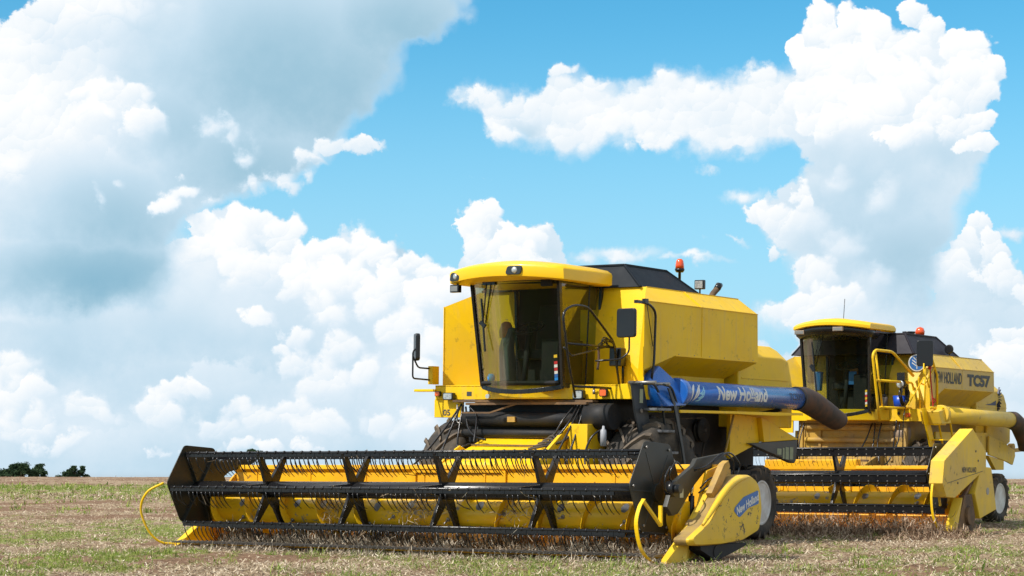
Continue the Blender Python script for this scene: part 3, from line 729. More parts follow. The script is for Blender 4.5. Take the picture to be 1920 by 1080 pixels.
def tank(root, cfg):
    """grain tank: chamfered top, faceted front corners, inward sloping belly"""
    P = cfg; up = P['u']; ut = P['ut']; ub = P['ub']; wt_, wc, wl, wb = P['wt'], P['wc'], P['wl'], P['wb']; v0, v1 = P['v0'], P['v1']; vi = P['vi']; ui = P['ui']; m = P['mat']
    gt = MB(); vs = {}
    def q(*p): gt.quad(*p)
    w0 = P['w0']
    for s in (-1, 1):
        uie = ui if s > 0 else ui-.40; A = (s*uie, vi, wt_); B = (s*ut, vi, wt_); C_ = (s*up, v0, wc); D = (s*up, v0, wb+.03); E_ = (s*(up-.17), v0+.14, wb+.04) if s > 0 else (-(up-.75), vi, wb+.04)
        q(A, B, C_, D, E_)                                   # bright corner facet
        q((s*ut, vi, wt_), (s*ut, v1-.10, wt_), (s*up, v1, wc), (s*up, v0, wc))     # sloping shoulder
        vk = v0+P['knee']
        q((s*up, v0, wc), (s*up, v1, wc), (s*up, v1+.03, wl), (s*up, vk, wl), (s*up, v0, wb+.03)) if not P.get('panel') else gt.slot(2).quad((s*up, v0, wc), (s*up, v1, wc), (s*up, v1+.03, wl), (s*up, vk, wl), (s*up, v0, wb+.03)).slot(0)   # big side panel
        q((s*up, vk, wl), (s*up, v1+.03, wl), (s*ub, v1-.30, wb), (s*ub, vk+.1, wb))       # belly
        q((s*up, v0, wb+.03), (s*up, vk, wl), (s*ub, vk+.1, wb), (s*ub, v0+.3, wb))
        q((s*ub, vk-.4, wb), (s*ub, v1-.30, wb), (s*ub, v1-.30, w0), (s*ub, vk-.4, w0))
        lo_ = (E_[0], E_[1], w0)
        q((s*uie, vi, wt_), E_, lo_, (0, vi, w0), (0, vi, wt_))       # recessed wall beside the cab
        q(E_, D, (s*up, v0, w0), lo_)
        q(D, (s*up, v0, w0), (s*ub, v0+.45, w0), (s*ub, v0+.3, wb))
    q((-ut, vi, wt_), (ut, vi, wt_), (ut, v1-.10, wt_), (-ut, v1-.10, wt_))
    q((-ut, v1-.10, wt_), (ut, v1-.10, wt_), (up, v1, wc), (up, v1+.03, wl), (ub, v1-.30, wb), (ub, v1-.3, w0), (-ub, v1-.3, w0), (-ub, v1-.30, wb), (-up, v1+.03, wl), (-up, v1, wc))
    # seams and edge returns
    b = gt; vm = v0+(v1-v0)*.485
    for s in (-1, 1):
        b.box((s*(up+.001), vm-.004, wl+.01), (s*(up+.006), vm+.004, wc-.01))
        b.obox((s*(up+.004), v0, wc), (s*(up+.004), v1, wc), .012, .008)
        b.obox((s*(ut+.003), vi, wt_), (s*(ut+.003), v1-.1, wt_), .012, .010)
        b.obox((s*(up+.003), v0+P['knee'], wl), (s*(up+.003), v1+.03, wl), .012, .008)
        b.obox((s*(up-.003), v0, wc), (s*(up-.003), v0, w0+.05), .012, .012)
        b.obox((s*(ut+.02), vm-.05, wt_-.01), (s*(up+.004), vm, wc), .05, .016)
    b.slot(1); rnd = random.Random(2)
    for s in (-1, 1):
        for vv in np.arange(v0+P['knee']+.1, v1-.1, .42): b.cyl((s*up, vv, wl+.025), (s*(up+.005), vv, wl+.025), .008, n=6)
        for ww in np.arange(wb+.2, wt_-.1, .28): b.cyl((s*(ui-.12), vi, ww), (s*(ui-.12), vi-.006, ww), .010, n=6)
    g = b.build('grain_tank', [m, 'steel', P.get('panel', m)], root)
    # folding cover on top of the tank
    h = P['hood']; hb_, ht = h['ub'], h['ut']
    rings = [[(-hb_, h['v0'], h['w0']), (hb_, h['v0'], h['w0']), (hb_, h['v1'], h['w0']), (-hb_, h['v1'], h['w0'])],
             [(-ht, h['v2'], h['w1']), (ht, h['v2'], h['w1']), (ht, h['v3'], h['w1']), (-ht, h['v3'], h['w1'])]]
    e = MB().loft(rings)
    e.obox(rings[0][1], rings[1][1], .035, .03); e.obox(rings[0][0], rings[1][0], .035, .03)
    e.obox(rings[1][1], rings[1][2], .035, .03); e.obox(rings[1][0], rings[1][1], .035, .03); e.obox(rings[0][2], rings[1][2], .03, .03)
    e.build('tank_extension', h['mat'], g, bevel=.006)
    return g

ANG1 = [R(a) for a in (177, 116, 57, -3, -64, -124)]

# ================================================================ near combine
C1 = thing('combine_harvester', 'large yellow combine harvester in front, with the blue unloading tube and black tined reel', 'combine harvester',
           (-1.523, 23.48, .03), (R(.4), R(1.15), -TH), 'combine harvesters parked in the field')
INV1 = Matrix(((1,0,0),(0,1,0),(0,0,1))); 
_m = (Matrix.Rotation(R(1.15), 3, 'Y') @ Matrix.Rotation(R(.4), 3, 'X')).inverted().to_euler()
INV1 = (_m.x, _m.y, _m.z)

# --- grain tank
G1 = tank(C1, dict(u=1.61, ut=1.345, ub=1.25, wt=3.42, wc=3.20, wl=2.52, wb=2.28, w0=1.95, v0=3.28, v1=6.40, vi=3.76, ui=1.0, knee=.80, mat='yellow',
     hood=dict(ub=1.28, ut=.95, v0=3.72, v1=5.30, v2=3.85, v3=4.95, w0=3.42, w1=3.73, mat='hood')))
# bright corner is the same paint; rear engine hood and straw hood
b = MB(); prof = [(-1.42,1.6),(-1.42,2.62),(-1.22,2.80),(1.22,2.80),(1.42,2.62),(1.42,1.6)]
b.loft([[(u, 6.2, w) for u, w in prof], [(u, 7.55, w) for u, w in prof], [(u*.985, 7.80, 1.6+(w-1.6)*.96) for u, w in prof], [(u*.975, 7.98, 1.6+(w-1.6)*.60) for u, w in prof]])
rh = b.build('rear_hood', 'yellow', C1, bevel=.02)
b = MB()
for s in (-1, 1):
    b.obox((s*1.423, 6.3, 2.30), (s*1.423, 7.8, 2.30), .010, .012); b.cut()
b.each('hood_seam', 'yellow', rh)
# side lower panels at the rear
b = MB()
for s in (-1, 1):
    b.side([(5.95,1.15),(5.95,1.79),(6.74,1.75),(6.84,1.38)], s*1.38, s*1.44)
    b.side([(6.75,1.74),(7.0,1.70),(7.25,1.62),(7.93,1.445),(7.93,1.43),(6.85,1.39)], s*1.38, s*1.512); b.cut()
b.each('rear_side_panel', 'yellow', C1, bevel=.008)
b = MB()
for s in (-1, 1):
    b.side([(6.42,1.37),(6.86,1.385),(7.90,1.425),(7.94,1.40),(7.90,1.12),(7.84,1.08)], s*1.40, s*1.50); b.cut()
sp_ = b.each('lower_shield', 'ladder', C1, bevel=.006)[1]
b = MB()
for i, (a, c, w0, w1) in enumerate([(7.28,7.42,1.21,1.30),(7.46,7.52,1.15,1.31),(7.55,7.66,1.14,1.32),(7.69,7.80,1.14,1.32)]): b.quad((1.503,a,w0),(1.503,c,w0-.005),(1.503,c,w1-.005),(1.503,a,w1)).cut()
b.each('instruction_decal', mat('olive_decal', (.30,.33,.20), .6, var=.5, vscale=20), sp_)
# raised side flap below the tube
b = MB(); b.loft([[(1.35, v, 1.80+o), (1.86, v, 1.79+o+(.0 if v < 7 else -.02)), (1.88, v, 1.765+o), (1.35, v, 1.77+o)] for v, o in ((3.78,.0),(5.2,.012),(6.4,.0),(7.35,.02))])
b.obox((1.86, 3.78, 1.785), (1.86, 7.35, 1.80), .03, .035)
b.build('side_flap', 'yellow', C1, bevel=.004)
b = MB(); b.cyl((1.60, 5.75, 1.77), (1.42, 5.72, .95), .016); b.build('flap_stay', 'dusty_yellow', C1)
# chassis and threshing body; the dark colour also stands in for black shadow
b = MB(); b.box((-1.12, 3.35, .95), (1.12, 6.3, 1.93)); b.box((-.95, 6.3, .95), (.95, 7.6, 1.6)); b.box((-1.28, 3.5, .62), (-1.0, 6.9, .98)); b.box((1.0, 3.5, .62), (1.28, 6.9, .98))
b.box((-1.2, 6.9, .60), (1.2, 7.35, .85)); b.cyl((-1.3, 3.62, .80), (1.3, 3.62, .80), .17)
chs = b.build('chassis', 'dark', C1, bevel=.01)
b = MB()
for (v, w, r_) in ((4.55,1.45,.24),(5.05,1.30,.30),(5.60,1.55,.17),(5.45,1.08,.13),(4.20,1.62,.12)):
    b.lathe((1.13, v, w), [(0,r_*.2),(0,r_),(.03,r_),(.035,r_*.85),(.06,r_*.85),(.065,r_),(.09,r_),(.09,r_*.3),(.12,r_*.25),(.12,.01)], 24); b.cut()
b.each('drive_pulley', 'dark', chs)
b = MB()
for (p, q) in (((1.20,4.55,1.69),(1.20,5.60,1.72)),((1.20,4.55,1.21),(1.20,5.05,1.0)),((1.22,5.60,1.38),(1.22,5.45,.95)),((1.19,4.2,1.74),(1.19,5.05,1.60))): b.obox(p, q, .012, .03, up=(1,0,0)).cut()
b.each('drive_belt', 'rubber', chs)
b = MB(); b.box((1.13,5.0,1.02),(1.36,5.32,1.14)); b.build('battery_box', 'ladder', chs, bevel=.01)

# --- front platform beam under the cab
b = MB(); b.front([(-1.64,1.92),(-1.64,2.115),(1.60,2.115),(1.60,1.93)], 3.14, 3.24)
b.box((-1.64, 3.14, 2.09), (1.60, 3.9, 2.117))
b.front([(-1.66,1.90),(-1.66,1.675),(-1.17,1.675),(-1.17,1.90),(-1.165,1.92),(-1.66,1.92)], 3.15, 3.18)
b.front([(1.36,1.928),(1.36,2.125),(1.62,2.125),(1.62,1.928)], 3.115, 3.9)
# the cab plinth bows forward with the windscreen
N = 10; r0 = []; r1 = []
pts = [(-.80+1.6*i/N, 3.13-.33*(1-(-1+2*i/N)**2)**.8) for i in range(N+1)]
b.add([(u, v, 2.115 if k == 0 else 1.925) for k in (0, 1) for u, v in pts]+[(-.8,3.2,2.115),(.8,3.2,2.115),(.8,3.2,1.925),(-.8,3.2,1.925)],
      [(i, i+1, N+2+i, N+1+i) for i in range(N)]+[tuple(range(N, -1, -1))+(2*N+2, 2*N+3)]+[tuple(range(N+1, 2*N+2))+(2*N+4, 2*N+5)])
bm_ = b.build('platform', 'yellow', C1, bevel=.006)
lettering('05', 'darktext', bm_, lambda x, y: (-1.445+x, 3.146, 1.745+y), .12, .085, name='fleet_number', bold=.02)
for k, ww in enumerate((2.03, 2.0, 1.97)):
    pass
b = MB(); 
b.box((-1.10, 3.1355, 1.972), (-1.02, 3.1395, 2.03))
b.build('small_decal', 'darktext', bm_)
lampbox(C1, (-1.36, 3.12, 1.965), .17, .10, .07); lampbox(C1, (.76, 3.10, 1.985), .17, .12, .07)
lampbox(C1, (-1.56, 3.12, 2.00), .09, .07, .04, name='indicator_light', lens='amber'); lampbox(C1, (1.12, 3.12, 2.01), .12, .10, .04, name='indicator_light', lens='amber')
MB().cyl((.97, 3.10, 1.99), (.97, 3.10, 2.05), .018).cyl((.97, 3.10, 2.05), (.99, 3.08, 2.09), .012).build('horn', 'steel', C1)
MB().cyl((-.42, 2.66, 1.955), (-.42, 2.70, 1.955), .030, n=16).build('round_badge', 'lamp', C1)
# cross tubes and brackets below the beam
b = MB()
b.cyl((-1.05, 3.05, 1.66), (1.05, 3.05, 1.66), .10); b.cyl((-1.05, 3.0, 1.47), (1.05, 3.0, 1.47), .05); b.box((-1.1, 3.2, 1.35), (1.1, 3.30, 1.86))
b.cyl((.95, 3.0, 1.70), (1.35, 3.0, 1.70), .17); b.cyl((.9, 3.1, 1.45), (1.2, 3.1, 1.45), .11)
b.build('cross_tube', 'dark', C1)
b = MB(); b.box((-1.25, 3.02, 1.885), (1.0, 3.16, 1.915)); b.obox((-1.0, 3.0, 1.86), (1.0, 2.9, 1.87), .05, .03); b.obox((-.55, 2.9, 1.74), (-.15, 2.95, 1.86), .02, .02); b.obox((-1.0, 2.9, 1.74), (-.55, 2.9, 1.74), .02, .02)
b.box((-.27, 2.93, 1.62), (-.15, 2.948, 1.69))
b.build('bracket', 'rusty', C1)
MB().box((-.27, 2.915, 1.62), (-.15, 2.93, 1.69)).build('small_plate', 'dusty_yellow', C1)
# --- feeder house
b = MB()
top = [(1.50,.62),(1.50,1.00),(2.30,1.22),(2.36,1.235),(2.42,1.26),(3.35,1.50),(3.35,.95)]
b.side([(1.50,.40),(1.50,.88),(2.45,1.19),(2.48,1.215),(2.52,1.225),(3.35,1.52),(3.35,.95)], -.72, .70)
fh = b.build('feeder_house', 'yellow', C1, bevel=.01)
b = MB(); b.side([(1.6,.70),(2.2,1.16),(2.9,1.62),(3.2,1.62),(3.3,1.0),(2.4,.6)], .71, .76).cut(); b.side([(1.6,.70),(2.2,1.16),(2.5,1.30),(3.3,1.0),(2.4,.6)], -.76, -.73).cut()
b.side([(2.75,1.05),(2.75,1.60),(3.25,1.60),(3.25,.9)], .80, 1.10).cut()
b.each('feeder_cheek', 'yellow', fh, bevel=.006)
MB().quad((-.62,1.56,.905),(.05,1.56,.905),(.15,2.12,1.09),(-.62,2.12,1.09)).build('lighter_cover', mat('lighter_yellow', (.78,.55,.04), .4), fh)
b = MB()
for k in (0, 2): b.obox((-.70, 2.70+.15*k, 1.312+.054*k), (.66, 2.70+.15*k, 1.312+.054*k), .02, .02).cut()
b.each('cross_rib', 'rusty', fh)
for s in (-1, 1):
    hc = MB().cyl((s*.93, 3.3, .75), (s*.93, 2.3, .62), .05).build('lift_cylinder', 'dark', C1)
    MB().cyl((s*.93, 2.3, .62), (s*.93, 1.7, .54), .028).build('piston_rod', 'chrome', hc)
# hoses round the feeder house
hoses = [[(-1.12,3.05,1.86),(-1.20,2.75,1.5),(-1.25,2.35,1.15),(-1.35,1.9,.8)], [(-1.10,3.05,1.84),(-1.0,2.8,1.35),(-.80,2.6,1.28),(-.70,2.7,1.33)],
         [(-1.05,3.05,1.82),(-.9,2.9,1.55),(-.7,2.8,1.42),(-.5,2.75,1.38)], [(-1.12,3.0,1.80),(-1.12,2.7,1.35),(-.95,2.4,1.22),(-.74,2.2,1.10)], [(-.95,3.0,1.82),(-.80,2.95,1.7),(-.70,2.8,1.5),(-.66,2.7,1.34)],
         [(.80,3.0,1.86),(.80,2.75,1.6),(.66,2.6,1.35),(.60,2.5,1.25)], [(.85,3.0,1.86),(.84,2.7,1.5),(.80,2.4,1.1),(.9,2.1,.9)], [(.90,3.0,1.86),(.92,2.72,1.4),(.92,2.45,1.0),(1.0,2.2,.8)],
         [(.78,3.0,1.88),(.70,2.8,1.66),(.62,2.7,1.45),(.50,2.65,1.30)], [(1.3,3.0,1.6),(1.15,2.8,1.45),(1.1,2.7,1.2),(1.2,2.6,.9)]]
for h_ in hoses: side_hose(C1, h_, .014)
b = MB()
for k in range(6):
    z = 1.25+.035*k; b.tube(smoothpath([(.40+.02*k, 2.45+.08*k, z+.02), (.62, 2.4+.07*k, z+.05), (.78, 2.6, 1.36), (.82, 2.9, 1.5)], 4), .016, n=6)
b.build('hose_bundle', 'rubber', C1)
MB().lathe((1.28, 2.85, 1.32), [(0,.01),(0,.04),(.20,.04),(.22,.02),(.26,.015),(.26,.001)], 16, axis='w').build('oil_bottle', mat('grey_bottle', (.32,.33,.36), .5), C1)
for pth in ([(-1.20,3.06,1.86),(-1.20,3.06,1.60),(-.86,3.06,1.60),(-.86,3.06,1.30)],):
    MB().tube(rounded(pth, .04), .012).build('grey_pipe', 'steel', C1)

# --- wheels
wheel('front_wheel', C1, (-1.50, 3.74, .82), .87, .62, .38, -1, 17)
wheel('front_wheel', C1, (1.50, 3.66, .82), .87, .62, .38, 1, 17)
wheel('rear_wheel', C1, (-1.15, 7.22, .50), .55, .36, .315, -1, 17, lug=.03)
wheel('rear_wheel', C1, (1.15, 7.22, .50), .55, .36, .315, 1, 17, lug=.03, steer=R(3))

# --- cab
cabcfg = dict(hw=.69, hb=.64, vf=2.66, vb=3.70, wt=3.47, wb=2.09, lean=.20, bow=.17, frame='black', dip=.07)
CB, fr = cab(C1, cabcfg)
# roof with deep yellow visor
def roof(root, cfg):
    N = 16; rings = []
    us = [-1+2*i/N for i in range(N+1)]
    def outline(scale, vfo, w):
        a = [(cfg['u']*scale*q, cfg['vf']+vfo-cfg['bow']*(1-abs(q)**2.0), w + cfg.get('arch',0)*(1-q*q)) for q in us]
        bk = [(cfg['u']*scale, cfg['vb']-vfo*.5, w), (-cfg['u']*scale, cfg['vb']-vfo*.5, w)]
        return a+bk
    L_ = cfg['levels']
    for sc_, vo, w in L_: rings.append(outline(sc_, vo, w))
    b = MB(); b.loft(rings, smooth=True)
    return b
rf = roof(CB, dict(u=.90, vf=2.46, vb=3.62, bow=.24, arch=.05, levels=[(.975,.04,3.43),(1.0,.0,3.445),(1.0,-.015,3.565),(.99,.0,3.595),(.95,.08,3.63),(.80,.30,3.665),(.3,.55,3.685)])).build('roof', 'yellow_front', CB)
rf.modifiers.new('es', 'EDGE_SPLIT').split_angle = R(38)
for (u, v, w) in ((-.76, 2.415, 3.525), (.28, 2.255, 3.562)):
    an = R(20) if u < 0 else R(-8)
    lp = MB().front(roundpoly([(-.125,-.055),(.095,-.055),(.125,.055),(-.095,.055)], .04, 4), -.035, .0).build('roof_light', 'ladder', rf, loc=(u, v, w), rot=(0, 0, -an), bevel=.005)
    MB().lathe((.01,-.036,0), [(-.012,.002),(-.010,.030),(0,.042),(.004,.042)], 20, axis='v').build('lamp_lens', 'lamp', lp)
# work lamp hanging below the left end of the visor
b = MB(); b.box((-.86, 2.40, 3.32), (-.72, 2.47, 3.42)); b.tube([(-.78,2.45,3.42),(-.76,2.5,3.47)], .012)
wl = b.build('work_light', 'black', CB, bevel=.015)
MB().box((-.845, 2.393, 3.335), (-.735, 2.399, 3.405)).build('lamp_lens', 'steel', wl)
# wipers
b = MB()
p = fr(-.42, .97)+Vector((0,-.02,0)); b.box(p-Vector((.10,.03,.02)), p+Vector((.10,.02,.02)))
e = fr(-.72, .60)+Vector((0,-.03,0)); b.tube([p+Vector((-.03,-.03,0)), e], .009, n=6); b.tube([p+Vector((.04,-.03,0)), e+Vector((.05,0,.02))], .009, n=6)
b.obox(e+Vector((-.02,-.01,.34)), e+Vector((.05,-.01,-.36)), .02, .018, up=(0,1,0)); b.obox(e+Vector((-.03,-.012,.03)), e+Vector((.05,-.012,-.03)), .05, .03, up=(0,1,0))
b.build('wiper', 'black', CB)
p = fr(.83, .985)+Vector((0,-.05,-.03)); MB().box(p-Vector((.08,.03,.05)), p+Vector((.08,.03,.05))).build('interior_lamp', 'liner', CB, bevel=.01)
# cab corner sticker strip
cols = ['stickeryellow','liner','reddecal','white','reddecal','white','bluedecal','sky_plastic']
q0 = fr(.86, .27)
for i, cname in enumerate(cols):
    if cname == 'liner': continue
    a0 = .30-.030*i
    p = fr(.87, a0)+Vector((0,-.012,0)); p2 = fr(.93, a0)+Vector((0,-.012,0)); p3 = fr(.93, a0-.027)+Vector((0,-.012,0)); p4 = fr(.87, a0-.027)+Vector((0,-.012,0))
    MB().quad(p, p2, p3, p4).build('sticker', cname, CB)
# things left inside the cab
MB().lathe((-.36, 3.0, 2.74), [(0,.02),(.0,.09),(.10,.10),(.20,.06),(.22,.02)], 14, axis='w').build('cap', 'skin_brown', CB)
b = MB(); b.box((-.60, 2.75, 2.10), (.60, 2.95, 2.16)); 
b.build('dashboard', 'liner', CB, bevel=.03)
b = MB(); b.loft([[(-.40,2.9,2.15),(-.24,2.9,2.15),(-.24,3.1,2.15),(-.40,3.1,2.15)], [(-.42,2.9,2.6),(-.26,2.88,2.6),(-.24,3.05,2.6),(-.38,3.05,2.6)], [(-.38,2.95,2.86),(-.22,2.93,2.88),(-.20,3.0,2.88),(-.36,3.0,2.86)]])
b.build('hanging_jacket', 'cloth', CB, bevel=.03)
MB().lathe((-.47, 2.82, 2.20), [(-.04,.02),(-.02,.06),(.02,.06),(.04,.02)], 14, axis='u').build('blue_cup', 'sky_plastic', CB)

# --- handrails, mirrors, ladder
b = MB()
b.tube(rounded([(1.2,2.30,1.93),(1.2,2.14,2.35),(1.2,1.98,2.99),(1.2,2.22,3.09),(1.2,2.56,3.09),(1.2,2.92,2.865),(1.2,3.22,2.66),(1.2,3.26,2.45),(1.2,3.40,1.93)], .12), .016)
b.tube([(1.2,2.10,2.60),(1.2,3.22,2.60)], .015); b.tube([(1.2,2.24,2.07),(1.2,3.44,2.07)], .016); b.tube([(1.2,3.44,2.05),(1.2,3.44,2.58)], .018)
b.tube([(1.2,2.02,2.55),(1.2,2.2,2.45),(1.2,2.6,2.52),(1.2,3.0,2.60)], .012)
b.build('handrail', 'black', C1)
b = MB(); b.box((1.08, 3.28, 2.36), (1.26, 3.42, 2.60)); b.build('switch_box', 'black', C1, bevel=.015)
b = MB(); rnd = random.Random(9)
for k in range(7):
    b.tube(smoothpath([(1.2+rnd.uniform(-.03,.03), 2.8+.1*k*.6, 2.60), (1.2, 2.95+rnd.uniform(-.05,.1), 2.66+rnd.uniform(0,.08)), (1.22, 3.15, 2.64+rnd.uniform(-.03,.05)), (1.2, 3.24, 2.55+rnd.uniform(-.1,.05))], 5), .007, n=5)
b.build('cable_knot', 'black', C1)
MB().tube(smoothpath([(1.18,2.86,2.60),(1.19,2.86,2.45),(1.18,2.85,2.30)],4), .016).build('tie_strap', 'spout', C1)
mirror(C1, [(1.6,2.85,2.88),(1.6,2.93,2.86),(1.6,2.93,2.52),(1.52,2.86,2.43),(1.3,2.6,2.40)], (1.6, 2.86, 2.89), .30, .37, R(-8), 'black')
b = MB(); b.tube(rounded([(1.65,3.01,3.17),(1.65,3.33,3.16),(1.65,3.50,3.07),(1.65,3.47,2.4),(1.64,3.41,2.12)], .09), .017); b.tube([(1.65,3.26,3.20),(1.64,3.45,2.62)], .006); b.box((1.62,3.20,3.16),(1.67,3.28,3.22)); b.box((1.62,3.0,3.15),(1.67,3.12,3.19))
b.build('grab_rail', 'black', C1)
mirror(C1, [(-1.68,2.73,2.60),(-1.68,2.68,2.56),(-1.68,2.68,2.20),(-1.68,3.08,2.19)], (-1.70, 2.79, 2.63), .22, .37, R(-44), 'black', .06)
MB().tube(rounded([(-1.68,2.68,2.50),(-1.68,2.80,2.35),(-1.68,3.08,2.345)], .05), .012).build('mirror_arm', 'black', C1)
b = MB(); b.box((-1.70,3.05,2.13),(-1.62,3.2,2.38)); b.build('mirror_bracket', 'yellow', C1, bevel=.005)
b = MB(); b.box((-1.98,3.10,2.03),(-1.62,3.22,2.065)); b.build('side_step', 'yellow', C1, bevel=.005)

# ladder, folded down beside the wheel
ld = part('ladder', C1)
def rail(u): return [(u,3.00,2.12),(u,3.10,1.72),(u,3.26,1.30),(u,3.42,.88)]
b = MB(); b.side([(2.96,2.13),(3.26,2.13),(3.34,1.90),(3.52,1.36),(3.62,.95),(3.48,.95),(3.26,1.30),(3.06,1.75)], 1.60, 1.625)
b.side([(3.48,2.08),(3.54,2.08),(3.72,1.85),(3.92,1.28),(4.06,.82),(4.02,.82),(3.86,1.30),(3.64,1.85)], 1.84, 1.86)
b.build('side_plate', 'ladder', ld, bevel=.004)
b = MB(); b.tube(rounded([(1.76,2.98,2.12),(1.76,3.30,2.13),(1.76,3.48,1.95),(1.76,3.78,.90)], .08), .017); b.tube(rounded([(1.84,3.40,2.12),(1.84,3.60,2.10),(1.84,3.74,1.90),(1.84,4.02,.84)], .08), .017)
b.build('ladder_rail', 'ladder', ld)
for k, (v0_, w_) in enumerate(((3.17,1.80),(3.27,1.52),(3.37,1.24),(3.48,.97))):
    MB().box((1.63, v0_+.08, w_-.015), (1.85, v0_+.42, w_+.018)).build('ladder_step', 'ladder_step', ld, bevel=.003)
b = MB(); b.box((1.626,3.16,1.88),(1.630,3.24,2.06)); b.build('instruction_decal', mat('pale_olive_decal', (.34,.36,.22), .6), ld)
b = MB(); b.cyl((1.626,3.20,1.78),(1.640,3.20,1.78),.028); b.cyl((1.5,3.1,2.14),(1.9,3.1,2.14),.022); b.cyl((1.5,3.45,2.13),(1.9,3.45,2.13),.02)
b.build('ladder_pivot', 'steel', ld)

# --- unloading auger
ua = part('unloading_auger', C1)
TC = lambda v: (1.90-.155, v, 2.03)
b = MB(); b.cyl((1.745,3.95,2.030),(1.745,7.45,2.026), .158, n=40); b.build('tube', 'blue', ua)
b = MB(); b.cyl((1.745,3.86,2.03),(1.745,3.98,2.03), .195, n=32); b.cyl((1.745,3.98,2.03),(1.745,4.02,2.03), .18, n=32)
b.loft([[(1.50,3.36,2.18),(1.64,3.36,2.18),(1.62,3.66,2.38),(1.50,3.66,2.38)], [(1.45,3.38,2.0),(1.78,3.38,2.0),(1.78,3.88,2.16),(1.45,3.88,2.16)], [(1.45,3.5,1.84),(1.86,3.5,1.84),(1.88,3.95,1.86),(1.45,3.95,1.86)]])
b.build('elbow', 'blue', ua, bevel=.02)
b = MB()
def sect(c, r, n=24, tilt=0.0, sq=1.0):
    out = []
    for k in range(n):
        t = 2*math.pi*k/n; a, z = r*math.cos(t), r*math.sin(t)*sq
        out.append((c[0]+a, c[1]+z*math.sin(tilt), c[2]+z*math.cos(tilt)))
    return out
b.loft([sect((1.745,7.38,2.03), .168), sect((1.745,7.62,2.025), .182, tilt=.1), sect((1.745,7.90,1.97), .188, tilt=.35), sect((1.745,8.35,1.845), .175, tilt=.45), sect((1.745,8.78,1.72), .168, tilt=.5, sq=.92)], caps=False, smooth=True)
b.loft([sect((1.745,8.78,1.72), .168, tilt=.5, sq=.92), sect((1.745,8.785,1.718), .150, tilt=.5, sq=.9), sect((1.745,8.4,1.82), .150, tilt=.45)], caps=False, smooth=True)
spo = b.build('spout', 'spout', ua)
MB().lathe((1.745,0,2.03), [(7.36,.170),(7.36,.174),(7.40,.174),(7.40,.170)], 32, axis='v').build('clamp_band', 'dark', ua)
def ontube(vc, a0, rr=.1595, cw_=2.03, cu_=1.745):
    return lambda x, y: (cu_+rr*math.cos(a0+y/rr), vc+x, cw_+rr*math.sin(a0+y/rr))
vs_, fs_ = textmesh('New Holland', 1.42, .205, bold=.035)
MB().add([ontube(5.47, .12)(x, y) for x, y in vs_], fs_).build('lettering', 'white', ua)
vs_, fs_ = textmesh('TC5090', .46, .105, bold=.02)
MB().add([ontube(7.10, .10)(x, y) for x, y in vs_], fs_).build('model_number', 'navy', ua)
# leaf shaped emblem
b = MB()
def leaf(pts, fn): b.add([fn(x, y) for x, y in pts], [tuple(range(len(pts)))])
fn = ontube(4.22, .10)
def blade(x0, y0, x1, y1, bulge, n=10):
    up_, dn = [], []
    for i in range(n+1):
        q = i/n; x = x0+(x1-x0)*q; y = y0+(y1-y0)*q; k = math.sin(math.pi*q)
        nx, ny = -(y1-y0), (x1-x0); l = math.hypot(nx, ny); nx /= l; ny /= l
        up_.append((x+nx*bulge*k*1.6, y+ny*bulge*k*1.6)); dn.append((x+nx*bulge*k*.5, y+ny*bulge*k*.5))
    for i in range(n): b.add([fn(*up_[i]), fn(*up_[i+1]), fn(*dn[i+1]), fn(*dn[i])], [(0,1,2,3)])
blade(-.17,-.15,-.06,.12, .05); blade(-.12,-.15,.10,.12, .035); blade(-.10,-.12,.04,.13, -.03)
b.build('emblem', 'white', ua)
b = MB(); blade(.0,-.02,.16,.10,-.05); blade(-.02,-.08,.17,.04,-.045); blade(-.05,-.13,.12,-.03,-.03); b.build('emblem', 'paleblue', ua)
MB().obox((1.745,6.9,1.86),(1.30,6.9,1.78), .06, .05).build('tube_cradle', 'dark', ua)

# --- lamps and pipes on top
bc = MB().lathe((.95,5.32,3.62), [(-.22,.02),(.12,.02),(.12,.05),(.15,.068),(.17,.068),(.17,.01)], 20, axis='w').build('beacon', 'black', C1)
MB().lathe((.95,5.32,3.79), [(0,.060),(.05,.060),(.11,.05),(.135,.032),(.14,.005)], 20, axis='w').build('beacon_lens', 'beacon', bc)
wl = MB().box((1.15,5.38,3.50),(1.30,5.44,3.63)).cyl((1.22,5.42,3.40),(1.22,5.42,3.52),.012).build('work_light', 'black', C1, bevel=.01)
MB().box((1.165,5.372,3.515),(1.285,5.378,3.615)).build('lamp_lens', 'lamp', wl)
ex = MB().tube(smoothpath([(.6,6.75,3.30),(.6,6.88,3.52),(.6,6.98,3.60),(.6,7.08,3.66)],5), .045, n=16).build('exhaust_pipe', 'rusty', C1)
MB().tube([(.6,7.02,3.625),(.6,7.09,3.69),(.6,7.15,3.70)], [.048,.052,.035], n=16).build('exhaust_tip', 'black', ex)

# --- header and reel
H1cfg = dict(uL=-3.74, uR=3.70, ymat='header_yellow', op0=-.62, op1=.72, worn=[-2.05,-1.62,-1.15,-.72,-.2,.85,2.02,2.9,-3.0])
HD1 = header(C1, H1cfg, INV1)
